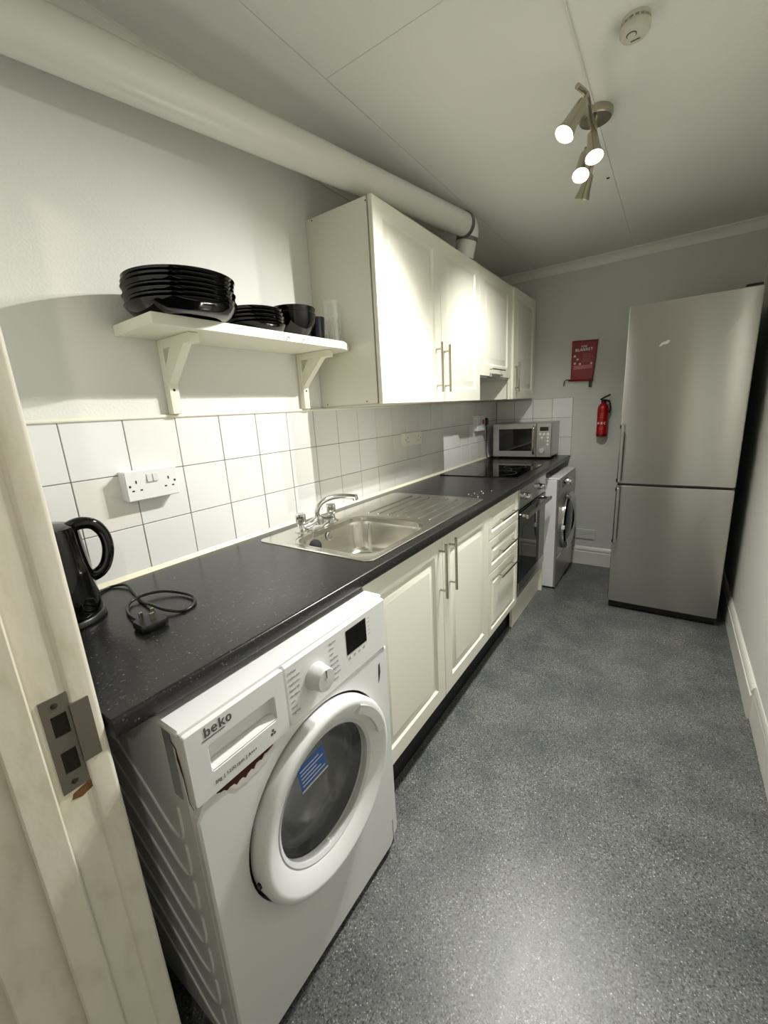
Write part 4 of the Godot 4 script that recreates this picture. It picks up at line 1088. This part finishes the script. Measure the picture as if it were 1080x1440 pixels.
# ------------------------------------------------------------------ kettle
func build_kettle() -> void:
	var t := thing("electric_kettle", "glossy black electric kettle half hidden by the door frame", "kettle", Vector3(0.150, WT, 0.025))
	var C := Vector3(0.150, WT + 0.0002, 0.025)
	part(t, "power_base", B.new().lathe([[0, 0], [0.082, 0], [0.085, 0.004], [0.083, 0.014], [0.078, 0.018], [0, 0.018]], C, Vector3.UP, 40), M.black_plastic)
	part(t, "body", B.new().lathe([[0, 0.019], [0.078, 0.019], [0.080, 0.024], [0.078, 0.06], [0.0735, 0.14], [0.0695, 0.205], [0.0675, 0.216], [0, 0.217]], C, Vector3.UP, 48), M.black_gloss)
	var lid := part(t, "lid", B.new().lathe([[0, 0.216], [0.066, 0.216], [0.065, 0.222], [0.045, 0.229], [0, 0.233]], C, Vector3.UP, 40), M.black_gloss)
	part(lid, "knob", B.new().lathe([[0, 0.230], [0.012, 0.230], [0.011, 0.240], [0, 0.242]], C, Vector3.UP, 20), M.black_plastic)
	part(t, "handle", B.new().tube(smooth([C + Vector3(0.02, 0.214, 0.040), C + Vector3(0.024, 0.222, 0.066), C + Vector3(0.028, 0.214, 0.092), C + Vector3(0.030, 0.186, 0.108), C + Vector3(0.030, 0.150, 0.110), C + Vector3(0.027, 0.116, 0.100), C + Vector3(0.023, 0.098, 0.084), C + Vector3(0.018, 0.092, 0.062)], 5), [0.014, 0.0145, 0.0145, 0.0145, 0.0145, 0.0145, 0.0145, 0.014, 0.0135, 0.0135, 0.013, 0.013, 0.013, 0.0125, 0.0125, 0.0125, 0.0125, 0.0125, 0.0125, 0.0125, 0.0125, 0.0125, 0.0125, 0.0125, 0.0125, 0.0125, 0.013, 0.013, 0.013, 0.0135, 0.0135, 0.0135, 0.014, 0.014, 0.014, 0.014], 16), M.black_gloss)
	part(t, "spout", B.new().loft([
		PackedVector3Array([C + Vector3(-0.018, 0.14, -0.06), C + Vector3(0.018, 0.14, -0.06), C + Vector3(0.010, 0.14, -0.075), C + Vector3(-0.010, 0.14, -0.075)]),
		PackedVector3Array([C + Vector3(-0.024, 0.213, -0.045), C + Vector3(0.024, 0.213, -0.045), C + Vector3(0.008, 0.218, -0.088), C + Vector3(-0.008, 0.218, -0.088)])]), M.black_gloss)
	var cy := WT + 0.0038
	var cord := [Vector3(0.10, cy + 0.002, 0.09), Vector3(0.05, cy + 0.001, 0.135), Vector3(0.030, cy, 0.175), Vector3(0.066, cy + 0.004, 0.198), Vector3(0.14, cy, 0.186), Vector3(0.21, cy, 0.170), Vector3(0.27, cy + 0.006, 0.166), Vector3(0.325, cy + 0.006, 0.168), Vector3(0.358, cy, 0.190), Vector3(0.352, cy, 0.222), Vector3(0.315, cy + 0.003, 0.246), Vector3(0.26, cy + 0.003, 0.244), Vector3(0.215, cy + 0.007, 0.222), Vector3(0.196, cy + 0.008, 0.186), Vector3(0.198, cy + 0.004, 0.150), Vector3(0.238, cy + 0.002, 0.124), Vector3(0.29, cy + 0.004, 0.112), Vector3(0.33, cy + 0.006, 0.108)]
	part(t, "cord", B.new().tube(smooth(cord, 6), 0.0036, 10), M.black_plastic)
	var P := Vector3(0.362, WT, 0.118)
	var body := B.new().loft([
		ring3(rr(-0.028, -0.025, 0.026, 0.025, 0.010, 4), func(q): return P + Vector3(q.x, 0.0005, q.y)),
		ring3(rr(-0.031, -0.028, 0.028, 0.028, 0.012, 4), func(q): return P + Vector3(q.x, 0.005, q.y)),
		ring3(rr(-0.031, -0.028, 0.028, 0.028, 0.012, 4), func(q): return P + Vector3(q.x, 0.014, q.y)),
		ring3(rr(-0.029, -0.026, 0.026, 0.026, 0.010, 4), func(q): return P + Vector3(q.x, 0.018, q.y))])
	var plug := part(t, "mains_plug", body, M.black_plastic, "three-pin plug lying pins up")
	for q in [[-0.012, 0.012, 0.0042], [-0.012, -0.012, 0.0042], [0.012, 0.0, 0.0048]]:
		part(plug, "pin", B.new().box(P.x + q[0] - 0.0022, WT + 0.017, P.z + q[1] - q[2], P.x + q[0] + 0.0022, WT + 0.037, P.z + q[1] + q[2], 0.0008), M.satin_nickel)

# ------------------------------------------------------------------ sockets on the tiles
func socket(called: String, label: String, z0: float, z1: float, y0: float, y1: float, x1: float, m: Material, switches: bool) -> Node3D:
	var t := thing(called, label, "socket", Vector3(0.02, y0, (z0 + z1) / 2))
	part(t, "back_box", B.new().box(-0.001, y0 + 0.001, z0 + 0.001, x1 - 0.009, y1 - 0.001, z1 - 0.001, 0.002), m)
	var f := part(t, "faceplate", B.new().box(x1 - 0.0088, y0, z0, x1, y1, z1, 0.0025), m)
	var zc := (z0 + z1) / 2
	var k := (z1 - z0) / 0.148
	for s: float in [-1.0, 1.0]:
		var c := zc + s * 0.046 * k
		var yy := y0 + (y1 - y0) * 0.42
		part(f, "slot", B.new().box(x1 - 0.002, yy + 0.013, c - 0.002, x1 + 0.0003, yy + 0.0215, c + 0.002), M.black_plastic)
		for e: float in [-1.0, 1.0]:
			part(f, "slot", B.new().box(x1 - 0.002, yy - 0.0085, c + e * 0.011 - 0.0034, x1 + 0.0003, yy - 0.0045, c + e * 0.011 + 0.0034), M.black_plastic)
		part(f, "screw", B.new().lathe([[0, 0], [0.0036, 0], [0.003, 0.0006], [0, 0.0006]], Vector3(x1, y0 + (y1 - y0) * 0.5, zc + s * 0.064 * k), Vector3.RIGHT, 12), M.screw)
		if switches:
			part(f, "rocker", B.new().prism(PackedVector2Array([Vector2(0, 0), Vector2(0.005, 0.001), Vector2(0.0018, 0.022), Vector2(0, 0.022)]), Vector3(x1 - 0.0005, y1 - 0.036, zc + s * 0.0085 - 0.0065), Vector3.RIGHT, Vector3.UP, Vector3(0, 0, 1), 0.013), M.silver_plastic)
	return t

func build_sockets() -> void:
	socket("double_socket", "white switched double socket on the tiles above the kettle cord", 0.262, 0.410, 1.1275, 1.2125, 0.038, M.plastic_white, true)
	socket("double_socket", "cream double socket on the shaded tiles below the wall cupboard", 1.755, 1.950, 1.130, 1.205, 0.024, M.cabinet_cream, false)
	var t := thing("cooker_switch", "white cooker switch with a red rocker on the tiles by the hob", "switch", Vector3(0.02, 1.11, 2.87))
	part(t, "back_box", B.new().box(-0.001, 1.142, 2.806, 0.028, 1.258, 2.960, 0.003), M.plastic_white)
	var f := part(t, "faceplate", B.new().box(0.0275, 1.140, 2.804, 0.037, 1.260, 2.962, 0.003), M.plastic_white)
	part(f, "red_rocker", B.new().box(0.0365, 1.190, 2.905, 0.043, 1.226, 2.935, 0.002), M.red_switch)
	part(f, "neon", B.new().box(0.0365, 1.190, 2.845, 0.0385, 1.198, 2.855), M.red_switch)
	t = thing("microwave_plug", "black plug and hanging lead beside the microwave", "plug", Vector3(0.02, 0.91, 2.99))
	part(t, "plug_top", B.new().box(0.0, 1.175, 2.972, 0.045, 1.235, 3.026, 0.010), M.black_plastic)
	part(t, "lead", B.new().tube(smooth([Vector3(0.03, 1.18, 3.0), Vector3(0.035, 1.12, 3.002), Vector3(0.028, 1.04, 3.01), Vector3(0.024, 0.97, 3.02), Vector3(0.03, 0.915, 3.03), Vector3(0.05, 0.909, 3.10)], 5), 0.004, 8), M.black_plastic)

# ------------------------------------------------------------------ end wall
func build_back_wall_things() -> void:
	var t := thing("fire_blanket", "red fire blanket pouch with black pull tabs on the end wall", "fire blanket", Vector3(0.665, 1.47, BACK))
	var zf := BACK - 0.022
	part(t, "pouch", B.new().loft([
		PackedVector3Array([Vector3(0.590, 1.478, BACK), Vector3(0.742, 1.470, BACK), Vector3(0.763, 1.754, BACK), Vector3(0.590, 1.762, BACK)]),
		PackedVector3Array([Vector3(0.588, 1.476, zf + 0.006), Vector3(0.744, 1.468, zf + 0.006), Vector3(0.765, 1.756, zf + 0.010), Vector3(0.588, 1.764, zf + 0.010)]),
		PackedVector3Array([Vector3(0.596, 1.488, zf), Vector3(0.736, 1.480, zf), Vector3(0.756, 1.745, zf + 0.004), Vector3(0.596, 1.752, zf + 0.004)])]), M.red_vinyl)
	part(t, "lower_fold", B.new().tube([Vector3(0.573, 1.478, zf + 0.004), Vector3(0.65, 1.476, zf), Vector3(0.746, 1.470, zf + 0.002)], [0.006, 0.010, 0.010], 10, 0.7), M.red_vinyl)
	part(t, "pull_tab", B.new().box(0.718, 1.420, zf - 0.002, 0.738, 1.486, zf + 0.004, 0.001), M.black_plastic)
	part(t, "pull_tab", B.new().tube(smooth([Vector3(0.60, 1.480, zf), Vector3(0.565, 1.486, zf - 0.006), Vector3(0.547, 1.474, zf - 0.008), Vector3(0.543, 1.440, zf - 0.004)], 4), 0.0035, 8), M.black_plastic)
	lettering(t, "title_lettering", "FIRE", 0.014, Vector3(0.674, 1.716, zf + 0.0008), FACE_CAM, M.white_print, true, true)
	lettering(t, "title_lettering", "BLANKET", 0.020, Vector3(0.672, 1.694, zf + 0.0006), FACE_CAM, M.white_print, true, true)
	for i in 6: part(t, "print_line", B.new().box(0.668, 1.604 + i * 0.011, zf - 0.0004, 0.735 - (i % 3) * 0.008, 1.607 + i * 0.011, zf + 0.002), M.pink_print)
	for q in [[0.612, 1.652], [0.632, 1.628], [0.614, 1.600], [0.650, 1.594], [0.728, 1.592]]:
		part(t, "pictogram", B.new().lathe([[0, 0], [0.008, 0], [0.008, 0.0006], [0, 0.0006]], Vector3(q[0], q[1], zf + 0.0006), Vector3(0, 0, -1), 10), M.white_print)
	part(t, "print_band", B.new().box(0.606, 1.556, zf - 0.0003, 0.735, 1.584, zf + 0.002), M.pink_print)
	# extinguisher
	t = thing("fire_extinguisher", "small red fire extinguisher hung on the end wall beside the fridge", "fire extinguisher", Vector3(0.830, 1.05, 3.28))
	var C := Vector3(0.830, 1.050, 3.283)
	part(t, "cylinder", B.new().lathe([[0, 0.004], [0.028, 0.0], [0.036, 0.003], [0.0375, 0.010], [0.0375, 0.205], [0.035, 0.222], [0.026, 0.238], [0.015, 0.246], [0.014, 0.256], [0, 0.256]], C, Vector3.UP, 36), M.red_enamel)
	part(t, "valve", B.new().lathe([[0, 0.252], [0.017, 0.252], [0.017, 0.272], [0.012, 0.276], [0, 0.276]], C, Vector3.UP, 18), M.black_plastic)
	part(t, "lever", B.new().tube([C + Vector3(-0.020, 0.274, -0.01), C + Vector3(0.004, 0.288, -0.012), C + Vector3(0.045, 0.306, -0.016)], 0.006, 8), M.black_plastic)
	part(t, "lever", B.new().tube([C + Vector3(-0.012, 0.268, -0.01), C + Vector3(0.022, 0.268, -0.014), C + Vector3(0.042, 0.262, -0.016)], 0.005, 8), M.black_plastic)
	part(t, "hose", B.new().tube(smooth([C + Vector3(0.014, 0.264, 0), C + Vector3(0.038, 0.258, -0.004), C + Vector3(0.047, 0.225, -0.006), C + Vector3(0.044, 0.175, -0.006)], 5), 0.006, 10), M.black_plastic)
	part(t, "wall_bracket", B.new().box(0.815, 1.10, 3.318, 0.845, 1.30, BACK, 0.001), M.black_plastic)
	part(t, "strap", B.new().lathe([[0.0374, 0.012], [0.0384, 0.012], [0.0384, 0.020], [0.0374, 0.020]], C, Vector3.UP, 36, true), M.black_plastic)
	lettering(t, "class_lettering", "A B C", 0.017, Vector3(C.x, 1.153, C.z - 0.0378), FACE_CAM, M.white_print, true, true)
	for i in 5: part(t, "print_line", B.new().box(C.x - 0.016, 1.190 + i * 0.008, C.z - 0.0378, C.x + 0.014 - (i % 2) * 0.005, 1.192 + i * 0.008, C.z - 0.034), M.pink_print)
	for i in 3: part(t, "print_line", B.new().box(C.x - 0.014, 1.108 + i * 0.008, C.z - 0.0378, C.x + 0.014, 1.110 + i * 0.008, C.z - 0.034), M.pink_print)
	# blank vent plate
	t = thing("vent_cover", "painted-over vent plate low on the end wall", "vent", Vector3(0.75, 0.215, BACK))
	var v := part(t, "plate", B.new().box(0.672, 0.215, BACK - 0.008, 0.828, 0.300, BACK, 0.003), M.back_wall_paint)
	for i in 5: part(v, "louvre", B.new().tube([Vector3(0.69, 0.230 + i * 0.0135, BACK - 0.0085), Vector3(0.81, 0.230 + i * 0.0135, BACK - 0.0085)], 0.0025, 6), M.back_wall_paint)

func build_ceiling_things() -> void:
	var t := thing("smoke_alarm", "round off-white smoke alarm on the ceiling", "smoke alarm", Vector3(1.09, CEIL, 1.29))
	var C := Vector3(1.09, CEIL, 1.292)
	part(t, "mount", B.new().lathe([[0, 0], [0.035, 0], [0.035, 0.009], [0.030, 0.010], [0.030, 0.017], [0, 0.017]], C, Vector3.DOWN, 40), M.detector_plastic)
	var bd := part(t, "body", B.new().lathe([[0, 0.016], [0.0355, 0.016], [0.037, 0.019], [0.0365, 0.030], [0.031, 0.037], [0.026, 0.039], [0, 0.040]], C, Vector3.DOWN, 48), M.detector_plastic)
	for i in 16:
		var a := TAU * i / 16
		var o := C + Vector3(cos(a) * 0.0335, 0, sin(a) * 0.0335)
		part(t, "vent_fin", B.new().box(o.x - 0.0022, CEIL - 0.0165, o.z - 0.0022, o.x + 0.0022, CEIL - 0.0085, o.z + 0.0022), M.detector_plastic)
	part(bd, "test_button", B.new().lathe([[0, 0.0395], [0.0105, 0.0395], [0.0098, 0.042], [0, 0.0425]], C + Vector3(-0.006, 0, -0.012), Vector3.DOWN, 24), M.detector_plastic)
	part(bd, "groove_shade", B.new().lathe([[0.0105, 0.0388], [0.0122, 0.0388], [0.0122, 0.0400], [0.0105, 0.0400]], C + Vector3(-0.006, 0, -0.012), Vector3.DOWN, 28, true), M.recess_shade)  # dark ring drawn for the shade of a groove round the button
	part(bd, "print_line", B.new().box(C.x - 0.010, CEIL - 0.0405, C.z + 0.010, C.x + 0.012, CEIL - 0.0395, C.z + 0.014), M.grey_print)
	single("ceiling_cable", B.new().tube([Vector3(0.9478, CEIL - 0.0022, NEAR), Vector3(0.948, CEIL - 0.0022, 1.0), Vector3(0.948, CEIL - 0.0022, 1.58)], 0.0026, 10), M.white_gloss_paint, "thin white cable running along the ceiling to the spotlights", "cable", Vector3(0.935, CEIL - 0.007, 0.8))
	# crumbs left on the worktop past the drainer
	var rng := RandomNumberGenerator.new()
	rng.seed = 77
	for q in [[0.478, 1.62], [0.500, 1.645], [0.472, 1.675], [0.512, 1.69], [0.488, 1.73], [0.520, 1.60], [0.455, 1.64], [0.530, 1.76]]:
		var r := rng.randf_range(0.0015, 0.003)
		var c := Vector3(q[0], WT + r * 0.4, q[1])
		single("crumb", B.new().lathe([[0, -r * 0.4], [r, -r * 0.3], [r * 0.8, r * 0.3], [0, r * 0.5]], c, Vector3(rng.randf_range(-0.3, 0.3), 1, rng.randf_range(-0.3, 0.3)), 6), M.paper, "tiny pale crumb on the worktop between drainer and hob", "crumb", Vector3(q[0], WT, q[1]), "crumbs on the worktop")
